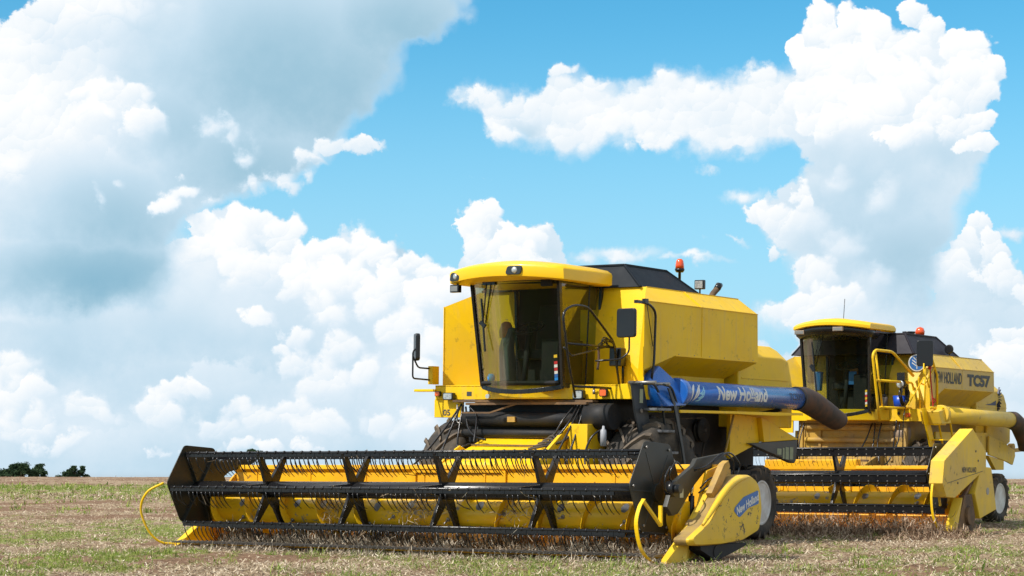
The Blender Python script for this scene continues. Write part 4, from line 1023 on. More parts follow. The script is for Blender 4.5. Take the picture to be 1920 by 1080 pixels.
# left end sheet and divider
b = MB(); b.side([(.34,.0),(1.08,.62),(1.36,.90),(1.60,1.08),(1.62,.5),(1.5,.08),(1.2,.02)], -3.76, -3.73); b.build('end_sheet', 'header_yellow', HD1, bevel=.004)
b = MB(); b.loft([[(-3.80,.26,.0),(-3.69,.26,.0),(-3.69,.27,.02),(-3.80,.27,.02)], [(-3.82,.95,.0),(-3.66,.95,.0),(-3.68,.92,.44),(-3.78,.92,.44)]]); b.build('crop_divider', 'yellow', HD1, bevel=.006)
b = MB(); b.tube(smoothpath([(-3.70,.02,.84),(-3.86,-.12,.72),(-3.98,-.12,.5),(-3.95,-.02,.22),(-3.86,.12,.06),(-3.74,.32,.03)],6), .016); b.build('guide_hoop', 'yellow', HD1)
# right end sheet, divider, hoop and big moulded cover
b = MB(); b.side([(.50,.05),(.95,.50),(1.20,1.0),(1.62,1.09),(1.62,.4),(1.5,.05)], 3.70, 3.73); b.build('end_sheet', 'header_yellow', HD1, bevel=.004)
b = MB(); b.loft([[(3.76,.10,-.02),(3.83,.10,-.02),(3.83,.12,.02),(3.76,.12,.02)], [(3.74,.50,-.01),(3.86,.50,-.01),(3.84,.62,.34),(3.76,.62,.34)]])
b.side([(.14,.02),(.66,.38),(1.22,.87),(1.28,.90),(1.20,.80),(.74,.28),(.6,.0)], 3.74, 3.82); b.build('crop_divider', 'cover_yellow', HD1, bevel=.006)
b = MB(); P_ = smoothpath([(3.75,-.24,.70),(3.75,-.34,.60),(3.75,-.40,.42),(3.76,-.33,.18),(3.78,-.20,.05),(3.80,-.06,-.01)],6)
rings = [[p+Vector((dx,dy,0)) for dx, dy in ((-.022,-.006),(.022,-.006),(.022,.006),(-.022,.006))] for p in P_]
b.loft(rings); b.obox((3.74,-.25,.69),(3.72,.17,.40), .03, .03); b.obox((3.72,.17,.40),(3.72,.17,.62),.04,.03); b.build('guide_hoop', 'yellow', HD1)
co_ = [(.30,.25),(.345,.18),(.54,.17),(1.0,.17),(1.52,.20),(1.93,.31),(2.0,.56),(1.95,.80),(1.86,.90),(1.70,.955),(1.50,.955),(1.36,.90),(1.05,.70),(.70,.42)]
def shrink(pts, k, c): return [(c[0]+(p[0]-c[0])*k, c[1]+(p[1]-c[1])*k) for p in pts]
rp_ = roundpoly(co_, .06, 3); cc_ = (1.25,.50)
b = MB(); b.slot(1).loft([[(3.80,v,w) for v,w in rp_], [(3.955,v,w) for v,w in rp_]]).slot(0); b.loft([[(3.955,v,w) for v,w in rp_], [(3.99,v,w) for v,w in rp_], [(4.03,v,w) for v,w in shrink(rp_,.955,cc_)], [(4.035,v,w) for v,w in shrink(rp_,.80,cc_)]], smooth=True)
cv_ = b.build('side_cover', ['cover_yellow', 'dusty_cover'], HD1); cv_.modifiers.new('es','EDGE_SPLIT').split_angle = R(40)
# raised rib sweeping over the cover
b = MB(); rb = smoothpath([(4.03,.56,.40),(4.035,.85,.62),(4.035,1.12,.80),(4.03,1.36,.885),(4.025,1.62,.925)],5)
n_ = len(rb); b.tube(rb, [.012+.030*math.sin(math.pi*min(1,(i+1)/n_)) for i in range(n_)], n=8); b.build('cover_rib', 'cover_yellow', cv_)
b = MB(); dc = [(1.22,.40),(1.26,.54),(1.42,.66),(1.62,.73),(1.88,.78),(1.93,.74),(1.92,.56),(1.70,.54),(1.50,.47),(1.34,.36)]
b.side(roundpoly([(1.27,.545),(1.30,.59),(1.50,.70),(1.86,.775),(1.875,.62),(1.62,.575),(1.42,.475),(1.38,.475)], .02, 2), 4.037, 4.040); b.build('decal_plate', 'bluedecal', cv_)
vs_, fs_ = textmesh('New Holland', .56, .095, bold=.03)
an = .30; MB().add([(4.0425, 1.60+x*math.cos(an)-y*math.sin(an)*.3, .625+x*math.sin(an)+y) for x, y in vs_], fs_).build('lettering', 'white', cv_)
b = MB(); b.side([(.62,.12),(1.0,-.02),(1.15,.02),(1.35,.06),(1.7,.14),(1.7,.17),(.62,.18)], 3.82, 3.97); b.cyl((3.86,1.0,.08),(3.98,1.0,.08),.09); b.build('wobble_drive', 'dark', HD1, bevel=.006)
b = MB(); b.side([(.66,.40),(1.0,.62),(1.32,.88),(1.40,1.00),(1.60,1.02),(1.60,.5)], 3.74, 3.82); b.side([(1.0,.75),(1.30,1.08),(1.40,1.12),(1.44,1.05),(1.2,.78),(1.06,.68)], 3.82, 3.90)
b.build('inner_guard', 'dusty_yellow', HD1, bevel=.004)

R1 = reel(C1, -3.56, 3.45, .51, .758, .56, (-2.28,-.88,.54,1.96), ANG1, 'tine', INV1)
# reel arms
for s, u in ((-1, -3.66), (1, 3.62)):
    b = MB(); b.side([(.38,.60),(.52,.86),(.98,1.06),(1.06,1.14),(1.66,1.20),(1.78,1.14),(1.62,1.06),(1.22,.98),(1.00,.84),(.62,.52),(.50,.50)], u, u+s*.06)
    ra = b.build('reel_arm', 'plate', C1, rot=INV1, bevel=.005)
    MB().cyl((u+s*.03, .98, .42), (u+s*.03, .98, .72), .035).build('reel_lift_cylinder', 'black', ra)
    MB().cyl((u+s*.03, .98, .72), (u+s*.03, 1.02, .90), .018).build('piston_rod', 'chrome', ra)
    if s > 0:
        MB().box((u+.061,.66,.70),(u+.063,.74,.80)).build('instruction_decal', mat('cream_decal', (.45,.43,.28), .6), ra)
        MB().cyl((u+.0, .51, .80), (u+.10, .51, .80), .09).cyl((u+.0,.51,.80),(u+.16,.51,.80),.05).build('reel_motor', 'black', ra)
hp = [[(3.66,.55,.85),(3.70,.40,.95),(3.72,.50,1.10),(3.70,.70,1.02)], [(3.66,.95,1.02),(3.74,1.15,1.05),(3.76,1.5,1.20),(3.74,1.80,1.12),(3.72,1.85,.95)], [(3.68,1.0,1.0),(3.76,1.3,1.10),(3.78,1.62,1.21),(3.76,1.92,1.08),(3.74,1.9,.92)],
      [(3.72,1.05,.80),(3.80,1.10,.90),(3.82,1.25,.92),(3.80,1.32,.78)], [(3.72,1.02,.75),(3.82,1.16,.86),(3.84,1.36,.90),(3.80,1.42,.82)], [(3.66,.52,.75),(3.7,.30,.80),(3.72,.28,.95),(3.68,.45,1.05)]]
for h_ in hp:
    o = side_hose(C1, h_, .010); o.rotation_euler = INV1

# ================================================================ far combine
C2 = thing('combine_harvester', 'smaller faded yellow combine harvester behind, with yellow handrails and yellow unloading tube', 'combine harvester',
           (4.30, 31.78, .03), (R(.4), R(1.0), -TH), 'combine harvesters parked in the field')
_m = (Matrix.Rotation(R(1.0), 3, 'Y') @ Matrix.Rotation(R(.4), 3, 'X')).inverted().to_euler(); INV2 = (_m.x, _m.y, _m.z)
G2 = tank(C2, dict(u=1.50, ut=1.30, ub=1.18, wt=2.985, wc=2.755, wl=2.40, wb=2.12, w0=1.95, v0=2.64, v1=5.56, vi=3.15, ui=.92, knee=.62, mat='yellow_old', panel='tan_panel',
     hood=dict(ub=1.15, ut=.90, v0=2.75, v1=4.80, v2=2.95, v3=4.30, w0=2.985, w1=3.34, mat='hood_old')))
def onside(vc, wc, u=1.506): return lambda x, y: (u, vc+x, wc+y)
lettering('NEW HOLLAND', 'darktext', G2, onside(3.42, 2.59), 1.22, .20, bold=.02)
lettering('TC57', 'darktext', G2, onside(4.83, 2.575), 1.08, .215, bold=.055, name='model_number')
# round leaf emblem on each bright corner
def roundel(parent, c, nrm, r):
    n = Vector(nrm).normalized(); a = Vector((0,0,1)).cross(n).normalized(); bq = n.cross(a)
    F_ = lambda x, y, o=0: Vector(c)+a*x+bq*y+n*o
    em = MB().add([F_(r*math.cos(t), r*math.sin(t), .004) for t in (2*math.pi*k/28 for k in range(28))], [tuple(range(28))]).build('emblem', 'white', parent)
    d = MB().add([F_(r*.88*math.cos(t), r*.88*math.sin(t), .006) for t in (2*math.pi*k/28 for k in range(28))], [tuple(range(28))]).build('emblem_disc', 'bluedecal', em)
    b = MB()
    for s in (-1, 1):
        for k, (y0, l) in enumerate(((-.45,.62),(-.12,.58),(.22,.42))):
            p = [(0, y0*r), (s*l*r*.95, (y0+.52)*r)]
            q = [F_(p[0][0], p[0][1], .008), F_(p[0][0], p[0][1]+.10*r, .008), F_(p[1][0], p[1][1]+.02*r, .008), F_(p[1][0]*.98, p[1][1]-.14*r, .008)]
            b.quad(*q)
    b.quad(F_(-.05*r,-.75*r,.008), F_(.05*r,-.75*r,.008), F_(.05*r,.7*r,.008), F_(-.05*r,.7*r,.008))
    b.build('emblem_leaf', 'white', em)
roundel(G2, (1.17, 2.835, 2.83), (.62,-.78,.08), .145)
b = MB(); prof = [(-1.28,1.5),(-1.28,2.42),(-1.10,2.60),(1.10,2.60),(1.28,2.42),(1.28,1.5)]
b.loft([[(u, 5.3, w) for u, w in prof], [(u, 6.40, w) for u, w in prof], [(u*.985, 6.72, 1.5+(w-1.5)*.94) for u, w in prof], [(u*.98, 6.88, 1.5+(w-1.5)*.75) for u, w in prof]])
rh = b.build('rear_hood', 'yellow_old', C2, bevel=.02)
b = MB()
for s in (-1, 1): b.obox((s*1.283, 5.4, 2.13), (s*1.283, 6.8, 2.13), .01, .012); b.cut()
b.each('hood_seam', 'yellow_old', rh)
b = MB(); b.side([(5.7,2.17),(6.0,2.20),(6.25,2.26),(6.25,2.17)], 1.284, 1.287)
for k in range(9):
    a = R(-75+k*17); c = Vector((1.29, 6.28, 2.30)); d_ = Vector((0, math.cos(a), math.sin(a)))
    b.obox(c+d_*.10, c+d_*.24, .006, .028, up=(1,0,0))
b.build('grille_decal', 'navy', rh)
b = MB()
for s in (-1, 1):
    b.side([(3.3,1.30),(3.3,1.66),(5.7,1.66),(5.7,1.9),(6.85,1.9),(6.85,1.50),(6.3,1.30)], s*1.30, s*1.34)
    b.side([(5.65,1.26),(5.65,1.60),(6.34,1.50),(6.95,1.34),(6.98,1.24),(6.86,1.07),(6.45,1.15)], s*1.36, s*1.40)
    b.side([(5.66,1.25),(6.45,1.15),(6.45,.98),(6.05,.98)], s*1.30, s*1.38).cut()
b.each('side_panel', 'yellow_old', C2, bevel=.006)
b = MB(); b.front([(-1.48,1.83),(-1.48,1.62),(-1.05,1.62),(-1.05,1.83)],2.63,2.66); b.build('platform_flap','yellow',C2)
b = MB(); b.box((-1.0,2.75,.90),(1.0,5.9,1.93)); b.box((-1.1,2.95,.55),(-.9,6.3,.9)); b.box((.9,2.95,.55),(1.1,6.3,.9)); b.box((-1.1,6.2,.5),(1.1,6.5,.72)); b.cyl((-1.2,3.2,.76),(1.2,3.2,.76),.15)
b.build('chassis', 'dusty_yellow', C2, bevel=.01)
b = MB(); b.obox((1.2,6.9,1.32),(1.2,8.0,1.36),.06,.07); b.cyl((1.15,7.3,1.40),(1.25,7.3,1.40),.07); b.build('rear_bar', 'dusty_yellow', C2)
# platform
b = MB(); b.front([(-1.48,1.83),(-1.48,2.04),(1.46,2.04),(1.46,1.83)], 2.62, 2.70); b.box((-1.48,2.62,2.02),(1.46,3.3,2.042))
pts = [(-.78+1.56*i/N, 2.60-.42*(1-(-1+2*i/N)**2)**.8) for i in range(N+1)]
b.add([(u, v, 2.03 if k == 0 else 1.845) for k in (0, 1) for u, v in pts]+[(-.78,2.65,2.03),(.78,2.65,2.03),(.78,2.65,1.845),(-.78,2.65,1.845)],
      [(i, i+1, N+2+i, N+1+i) for i in range(N)]+[tuple(range(N, -1, -1))+(2*N+2, 2*N+3)]+[tuple(range(N+1, 2*N+2))+(2*N+4, 2*N+5)])
b.build('platform', 'yellow', C2, bevel=.006)
for u in (-1.2, .66):
    lp = MB().cyl((u,2.57,1.93),(u,2.63,1.93),.075,n=24).build('headlight', 'black', C2, bevel=.008)
    MB().lathe((u,2.57,1.93),[(-.016,.003),(-.010,.04),(0,.062),(.01,.062)],24,axis='v').build('lamp_lens','lamp',lp)
b = MB(); b.box((.93,2.60,1.94),(.97,2.615,1.99)); b.build('small_switch','black',C2)
lampbox(C2, (1.12, 2.61, 1.935), .09, .07, .012, name='indicator_light', rim='reddecal', lens='amber')
# beneath the cab: dusty cross members, feeder house, air tank
b = MB()
b.box((-.80,2.85,1.30),(.80,2.93,1.80)); b.cyl((-.85,2.75,1.72),(.85,2.75,1.72),.06); b.cyl((-.85,2.72,1.50),(.85,2.72,1.50),.045); b.box((-.8,2.76,1.56),(.8,2.80,1.64)); b.box((-.9,2.7,1.79),(.9,2.8,1.83))
for u in (-.95,-.6,.75,1.0): b.box((u,2.72,1.15),(u+.05,2.80,1.82))
b.build('cross_member', 'dusty_yellow', C2, bevel=.004)
b = MB(); b.side([(1.55,.40),(1.55,.95),(2.3,1.18),(2.95,1.36),(2.95,.85)], -.62, .62); fh = b.build('feeder_house', 'dusty_yellow', C2, bevel=.01)
b = MB()
for k in range(4): b.obox((-.6,1.9+.28*k,1.07+.085*k),(.6,1.9+.28*k,1.07+.085*k),.04,.03).cut()
b.each('cross_rib','rusty',fh)
b = MB().lathe((.72,2.88,1.62),[(0,.01),(0,.12),(.03,.145),(.26,.145),(.30,.12),(.30,.01)],24); b.build('air_tank','drum',C2)
for h_ in ([(-.9,2.65,1.80),(-.92,2.5,1.4),(-.8,2.3,1.1),(-.6,2.2,1.1)], [(-.84,2.65,1.8),(-.83,2.45,1.45),(-.7,2.2,1.15)], [(.45,2.65,1.8),(.40,2.5,1.5),(.25,2.4,1.2)], [(.62,2.65,1.8),(.6,2.55,1.45),(.7,2.4,1.1)], [(.92,2.6,1.85),(.9,2.55,1.5),(.86,2.5,1.2),(.75,2.3,1.0)], [(.5,2.66,1.8),(.52,2.56,1.5),(.55,2.4,1.2)], [(.98,2.6,1.8),(1.0,2.5,1.5),(.92,2.4,1.25)]):
    side_hose(C2, h_, .012)
wheel('front_wheel', C2, (-1.30, 3.25, .76), .78, .55, .36, -1, 16); wheel('front_wheel', C2, (1.30, 3.2, .76), .78, .55, .36, 1, 16)
wheel('rear_wheel', C2, (-1.08, 6.68, .44), .47, .32, .27, -1, 15, lug=.03); wheel('rear_wheel', C2, (1.10, 6.68, .44), .47, .32, .27, 1, 15, lug=.03)
# cab
CB2, fr2 = cab(C2, dict(hw=.64, hb=.59, vf=2.06, vb=3.10, wt=3.37, wb=2.01, lean=.16, bow=.15, frame='black', dip=.09, colu=.08))
rf = roof(CB2, dict(u=.715, vf=1.93, vb=2.99, bow=.28, arch=.06, levels=[(.95,.06,3.36),(1.0,.0,3.385),(1.0,.0,3.43),(.97,.06,3.475),(.88,.20,3.50),(.55,.45,3.52),(.2,.6,3.525)])).build('roof', 'yellow_front', CB2)
rf.modifiers.new('es', 'EDGE_SPLIT').split_angle = R(38)
vz = roof(CB2, dict(u=.69, vf=1.96, vb=2.4, bow=.28, arch=.06, levels=[(.93,.10,3.22),(.99,.02,3.28),(1.0,.0,3.378)])).build('visor', 'black', CB2)
for (u, v, w) in ((-.54, 1.83, 3.335), (.24, 1.69, 3.37)):
    lp = MB().box((-.09,-.03,-.035),(.09,.02,.035)).build('roof_light','drum',vz,loc=(u,v,w),bevel=.005); MB().box((-.075,-.034,-.024),(.075,-.029,.024)).build('lamp_lens','steel',lp)
b = MB(); p = fr2(-.30,.98)+Vector((0,-.02,0)); e = fr2(-.60,.55)+Vector((0,-.03,0)); b.tube([p,e],.008,n=6); b.tube([p+Vector((.06,0,0)),e+Vector((.05,0,.02))],.008,n=6); b.obox(e+Vector((-.02,-.01,.45)),e+Vector((.08,-.01,-.45)),.02,.018,up=(0,1,0)); b.obox(e+Vector((-.04,-.01,.05)),e+Vector((.03,-.01,-.05)),.06,.03,up=(0,1,0)); b.build('wiper','black',CB2)
MB().tube([(.05,2.3,3.55),(.07,2.3,3.92)],.006,n=6).build('aerial','black',CB2)
b = MB(); b.box((-.10,2.75,2.50),(.12,2.8,2.75)); b.build('seat_patch','skin_brown',CB2,bevel=.03)
b = MB(); b.loft([[(-.50,2.35,2.35),(-.40,2.35,2.35),(-.40,2.45,2.35),(-.50,2.45,2.35)],[(-.52,2.33,2.68),(-.38,2.33,2.68),(-.38,2.45,2.68),(-.52,2.45,2.68)]]); b.build('blue_cloth','bluedecal',CB2,bevel=.02)
b = MB(); b.box((.12,2.38,2.45),(.26,2.42,2.68)); b.build('blue_manual','bluedecal',CB2,bevel=.01)
for i, cname in enumerate(['stickeryellow','white','reddecal','stickeryellow','reddecal','white','stickeryellow']):
    a0 = .26-.030*i; P4 = [fr2(q, a)+Vector((0,-.012,0)) for q, a in ((.90,a0),(.95,a0),(.95,a0-.027),(.90,a0-.027))]; MB().quad(*P4).build('sticker', cname, CB2)
# rails, ladder
b = MB()
b.tube(rounded([(1.1,1.50,1.82),(1.1,1.36,2.3),(1.1,1.19,2.90),(1.1,1.30,2.985),(1.1,1.98,2.985),(1.1,2.86,2.61)],.12),.024)
b.tube([(1.1,1.36,2.49),(1.1,2.66,2.49)],.022); b.tube([(1.1,1.50,2.05),(1.1,2.80,2.05)],.020); b.tube(rounded([(1.1,1.60,2.06),(1.1,1.30,2.95)],.1),.018)
b.tube(rounded([(1.1,2.66,2.49),(1.1,2.84,2.49),(1.1,2.90,2.3),(1.1,2.98,2.05)],.08),.018); b.tube(rounded([(1.3,2.70,2.05),(1.3,2.62,2.6),(1.3,2.70,2.48),(1.3,2.9,2.45)],.06),.014)
b.build('handrail','yellow',C2)
b = MB(); b.tube(rounded([(1.52,2.60,2.95),(1.52,2.75,2.78),(1.52,2.90,2.60),(1.52,2.92,1.95)],.06),.020); b.tube([(1.5,2.42,2.10),(1.5,2.42,2.80)],.014); b.tube([(1.5,2.42,2.45),(1.52,2.75,2.72)],.010); b.tube([(1.3,2.2,2.1),(1.5,2.62,2.75)],.010)
b.build('grab_rail','yellow',C2)
mirror(C2, [(1.5,2.36,2.80),(1.5,2.36,2.62),(1.5,2.5,2.55),(1.5,2.6,2.40)], (1.5, 2.40, 2.97), .27, .44, R(28), 'yellow')
ld = part('ladder', C2)
b = MB(); b.side([(2.28,2.05),(2.42,2.05),(2.66,1.72),(3.02,1.08),(3.02,.98),(2.86,.98),(2.52,1.60),(2.34,1.90)],1.50,1.53); b.build('side_plate','yellow',ld,bevel=.004)
b = MB(); b.tube(rounded([(1.60,2.40,2.06),(1.60,2.64,2.06),(1.60,2.80,1.80),(1.60,3.12,1.12)],.08),.018); b.tube(rounded([(1.72,2.62,2.06),(1.72,2.85,2.04),(1.72,3.00,1.82),(1.72,3.28,1.20)],.08),.018); b.build('ladder_rail','yellow',ld)
for v_, w_ in ((2.56,1.78),(2.68,1.52),(2.83,1.26)): MB().box((1.53,v_,w_-.012),(1.73,v_+.24,w_+.012)).build('ladder_step','yellow',ld,bevel=.003)
# unloading auger
ua = part('unloading_auger', C2)
MB().cyl((1.66,2.75,1.945),(1.66,5.95,1.90),.143,n=36).build('tube','yellow_old',ua)
b = MB(); b.loft([[(1.40,2.45,2.0),(1.74,2.45,2.0),(1.76,2.9,2.08),(1.40,2.9,2.08)],[(1.40,2.55,1.78),(1.76,2.55,1.78),(1.78,2.9,1.80),(1.40,2.9,1.80)]]); b.cyl((1.66,2.68,1.945),(1.66,2.80,1.945),.165,n=28); b.build('elbow','yellow_old',ua,bevel=.015)
b = MB(); b.loft([sect((1.66,5.92,1.90),.15), sect((1.66,6.15,1.89),.165,tilt=.1), sect((1.66,6.45,1.80),.16,tilt=.6), sect((1.66,6.75,1.55),.15,tilt=.9), sect((1.66,6.85,1.40),.15,tilt=1.0)],caps=False,smooth=True); b.build('spout','spout',ua)
bc = MB().lathe((.75,3.95,3.34),[(0,.06),(.03,.06),(.03,.01)],16,axis='w').build('beacon','black',C2)
MB().lathe((.75,3.95,3.37),[(0,.075),(.06,.085),(.12,.06),(.14,.01)],20,axis='w').build('beacon_lens','beacon',bc)
MB().lathe((.35,4.4,3.30),[(0,.09),(.12,.09),(.13,.12),(.16,.12),(.16,.01)],24,axis='w').build('air_intake','black',C2)
b = MB(); b.cyl((1.18,4.26,2.99),(1.18,4.26,3.06),.012); b.lathe((1.18,4.20,3.12),[(0,.065),(.03,.085),(.10,.05),(.11,.01)],20,axis='v'); b.build('work_light','black',C2)
# header
H2cfg = dict(uL=-2.85, uR=2.70, ymat='header_yellow', op0=-.60, op1=.60, worn=[-.9,.35,1.2,2.1])
HD2 = header(C2, H2cfg, INV2)
b = MB(); b.side([(1.40,1.0),(1.40,1.18),(1.60,1.18),(1.60,1.0)], -.95, .75); b.build('raised_beam','header_yellow',HD2,bevel=.02)
for s in (-1, 1):
    lo = 2.72 if s > 0 else -2.75
    b = MB(); b.side([(.50,.05),(.95,.50),(1.20,1.0),(1.62,1.09),(1.62,.4),(1.5,.05)], lo-.012, lo+.012); b.build('end_sheet','header_yellow',HD2,bevel=.004)
    b = MB(); b.loft([[(lo+s*.02,.25,-.01),(lo+s*.13,.25,-.01),(lo+s*.13,.27,.02),(lo+s*.02,.27,.02)],[(lo,.45,.0),(lo+s*.15,.50,.0),(lo+s*.13,.80,.57),(lo+s*.02,.66,.57)]]); b.build('crop_divider','cover_yellow',HD2,bevel=.006)
b = MB(); b.side([(1.08,1.66),(1.65,1.30),(1.65,1.03),(.34,.57),(.0,.585),(-.16,.80),(-.08,1.15)], 2.68, 2.905); sc2 = b.build('side_cover','weathered' if False else 'yellow_old',HD2,bevel=.008)
lettering('NEW HOLLAND', 'darktext', sc2, onside(.92, 1.005, 2.909), .60, .085, bold=.02)
b = MB(); b.obox((2.908,.02,.80),(2.908,1.5,.985),.005,.008,up=(1,0,0)); b.cyl((2.90,1.2,1.30),(2.912,1.2,1.30),.018); b.cyl((2.90,1.3,1.15),(2.912,1.3,1.15),.018); b.cyl((2.90,.45,.80),(2.912,.45,.80),.018); b.build('cover_fastener','darktext',sc2)
b = MB(); b.side([(1.46,1.06),(1.90,1.04),(2.12,.36),(1.40,.22),(1.18,.62),(1.24,.72)], 2.78, 2.90); dc2 = b.build('drive_cover','yellow_old',HD2,bevel=.015)
MB().cyl((2.90,1.72,.66),(2.905,1.72,.66),.06,n=20).build('round_badge','steel',dc2)
b = MB(); b.side([(.55,.05),(1.2,-.02),(1.3,.25),(1.15,.62),(.85,.60)], 2.76, 2.86); b.lathe((2.86,1.0,.28),[(0,.15),(.05,.15),(.05,.01)],20); b.obox((2.8,.9,.55),(2.8,1.45,.95),.06,.06); b.build('knife_drive','rusty',HD2,bevel=.006)
b = MB(); P_ = smoothpath([(2.74,-.02,.93),(2.74,-.12,.85),(2.74,-.20,.60),(2.76,-.18,.30),(2.80,-.05,.08),(2.84,.10,-.01)],6)
rings = [[p+Vector((dx,dy,0)) for dx, dy in ((-.018,-.006),(.018,-.006),(.018,.006),(-.018,.006))] for p in P_]
b.loft(rings); b.obox((2.74,-.02,.93),(2.72,.20,.45),.03,.03); b.build('guide_hoop','yellow',HD2)
ANG2 = [R(a) for a in (176, 118, 60, -5, -64, -122)]
R2 = reel(C2, -2.80, 2.60, .50, .89, .56, (-1.0, .87), ANG2, 'bat', INV2, poff=.02)
for s, u in ((-1,-2.92),(1,2.66)):
    b = MB(); b.side([(.40,.80),(.55,1.0),(1.5,1.25),(1.6,1.15),(.6,.82)], u-.03, u+.03); b.build('reel_arm','yellow_old',C2,rot=INV2,bevel=.005)

# ---- loose things on the far combine
def toworld(root, p):
    m = Matrix.Translation(root.location) @ root.rotation_euler.to_matrix().to_4x4(); return m @ Vector(p)
bk = thing('bucket', 'blue plastic bucket standing on the far combine platform', 'bucket', toworld(C2,(1.0,2.55,2.043)), (0,0,-TH))
MB().lathe((0,0,0),[(0,.01),(0,.095),(.22,.12),(.22,.112),(.02,.088),(.02,.01)],24,axis='w').build('pail',mat('blue_bucket_plastic',(.008,.06,.42),.35),bk)
bk2 = thing('canister', 'small grey canister beside the blue bucket on the far platform', 'canister', toworld(C2,(.72,2.52,2.043)), (0,0,-TH))
MB().lathe((0,0,0),[(0,.01),(0,.06),(.19,.065),(.20,.06),(.20,.01)],20,axis='w').build('body',mat('grey_canister',(.14,.12,.10),.6),bk2)
MB().lathe((0,0,.20),[(0,.05),(.04,.05),(.045,.01)],20,axis='w').build('lid','black',bk2)
hs = thing('hose_coil', 'coiled black cable hanging from the yellow handrail of the far combine', 'hose', toworld(C2,(1.12,2.40,2.25)), (0,0,-TH))
rnd = random.Random(4); b = MB()
for k in range(5):
    rr = .15+rnd.uniform(-.02,.02); oy = rnd.uniform(-.02,.02); oz = rnd.uniform(-.02,.03)
    b.tube([(rnd.uniform(-.01,.01)+.01*k, oy+rr*math.cos(t), oz+rr*1.15*math.sin(t)) for t in (2*math.pi*i/22 for i in range(22))], .012, n=6, closed=True)
b.tube(smoothpath([(.02,.05,-.18),(.03,-.06,-.4),(.02,-.05,-.9)],5),.008,n=5); b.tube([(0,.02,.15),(0,.0,.24)],.010,n=5)
b.build('cable','black',hs)
wl = MB().lathe((0,0,0),[(0,.03),(.02,.07),(.08,.08),(.09,.07)],20,axis='v').box((-.07,.03,.07),(.07,.12,.20)).build('lamp_head','black',hs,loc=(-.02,-.08,.20))
MB().lathe((0,-.002,0),[(-.008,.003),(-.004,.05),(0,.065),(.004,.065)],20,axis='v').build('lamp_lens','lamp',hs,loc=(-.02,-.08,.20))
rp = MB().tube(smoothpath([(0,0,0),(.0,.05,-.25),(.0,.12,-.55),(0,.16,-.72),(.02,.24,-.90)],5),.012,n=6).tube(smoothpath([(0,.10,-.52),(.02,.2,-.56),(0,.14,-.62)],4),.012,n=6).lathe((0,0,0),[(-.05,.01),(-.04,.03),(.03,.03),(.04,.01)],10,axis='w').build('rope','red',None)
rp.location = toworld(C2,(1.54,2.52,2.75)); rp.rotation_euler = (0,0,-TH); tag(rp, 'knotted red rope hanging beside the ladder of the far combine', 'rope')

# ================================================================ the field
rng = np.random.default_rng(7)
_T = rng.random((256, 256))
def vnoise(x, y):
    x = np.asarray(x, float); y = np.asarray(y, float); xi = np.floor(x).astype(int); yi = np.floor(y).astype(int); fx = x-xi; fy = y-yi
    fx = fx*fx*(3-2*fx); fy = fy*fy*(3-2*fy)
    g = lambda a, b: _T[a & 255, b & 255]
    return (g(xi,yi)*(1-fx)+g(xi+1,yi)*fx)*(1-fy)+(g(xi,yi+1)*(1-fx)+g(xi+1,yi+1)*fx)*fy
def fbm(x, y, o=4):
    s = 0; a = .5; t = 0
    for i in range(o): s = s+a*vnoise(x*2**i+17*i, y*2**i+31*i); t += a; a *= .5
    return s/t
def sstep(v, a, b): t = np.clip((v-a)/(b-a), 0, 1); return t*t*(3-2*t)
def gh(x, y):
    """height of the field"""
    x = np.asarray(x, float); y = np.asarray(y, float)
    z = (fbm(x*.9, y*.9, 3)-.5)*.07 + (fbm(x*5, y*5, 3)-.5)*.10*sstep(fbm(x*.5+3, y*.5+8, 2), .35, .6) + (fbm(x*4, y*4, 2)-.5)*.04
    r = np.sqrt((x*.55)**2+y*y)
    z = z*(1-.5*sstep(y, 60, 140))
    # low swaths of cut residue lying across the view
    for yy, hh, ww in ((58, .05, 3.0), (82, .07, 2.5), (140, .16, 6.0), (215, .10, 8)):
        z = z+hh*np.exp(-((y-yy+3*(fbm(x*.05, x*0+yy, 2)-.5)*4)/ww)**2)
    z = z + .045*np.exp(-(((x-9.2)/2.0)**2+((y-37.0)/2.5)**2))
    z = z - .0011*np.maximum(x, 0)*sstep(y, 60, 240)*4
    # beyond the crest the land falls away
    z = z - sstep(y, 225, 420)*4.2 - np.maximum(y-420, 0)*.012 - .012*np.maximum(-y, 0)*0
    return z
def green(x, y):
    """0..1 how grassy the spot is"""
    n = fbm(x*.35+50, y*.22+20, 4); n2 = fbm(x*1.4+9, y*1.1+5, 3)
    base = .42+0*x
    n3 = fbm(x*4.5+70, y*3.0+11, 2); g = sstep(n*.40+n2*.30+n3*.30, .485, .555)
    # grassy band on the left beyond the header, bare strips either side of it
    band = np.exp(-((y-97)/22)**4)*sstep(-x, -40, 10)+np.exp(-((y-80)/25)**2)*sstep(x, 25, 35)
    g = np.maximum(g*(1-.75*np.exp(-((y-56)/14)**2))*(1-.9*sstep(y, 122, 135)), band*sstep(n2, .30, .55)*.95)
    g = g*(1-.50*np.exp(-((y-20.6)/2.2)**2)*sstep(x, -4.2, -2.6))
    return np.clip(g, 0, 1)
def soil(x, y): return np.maximum(sstep(fbm(x*.25+90, y*.35+70, 4), .50, .60), sstep(fbm(x*2.2+9, y*2.0+7, 3), .60, .68)*.9)

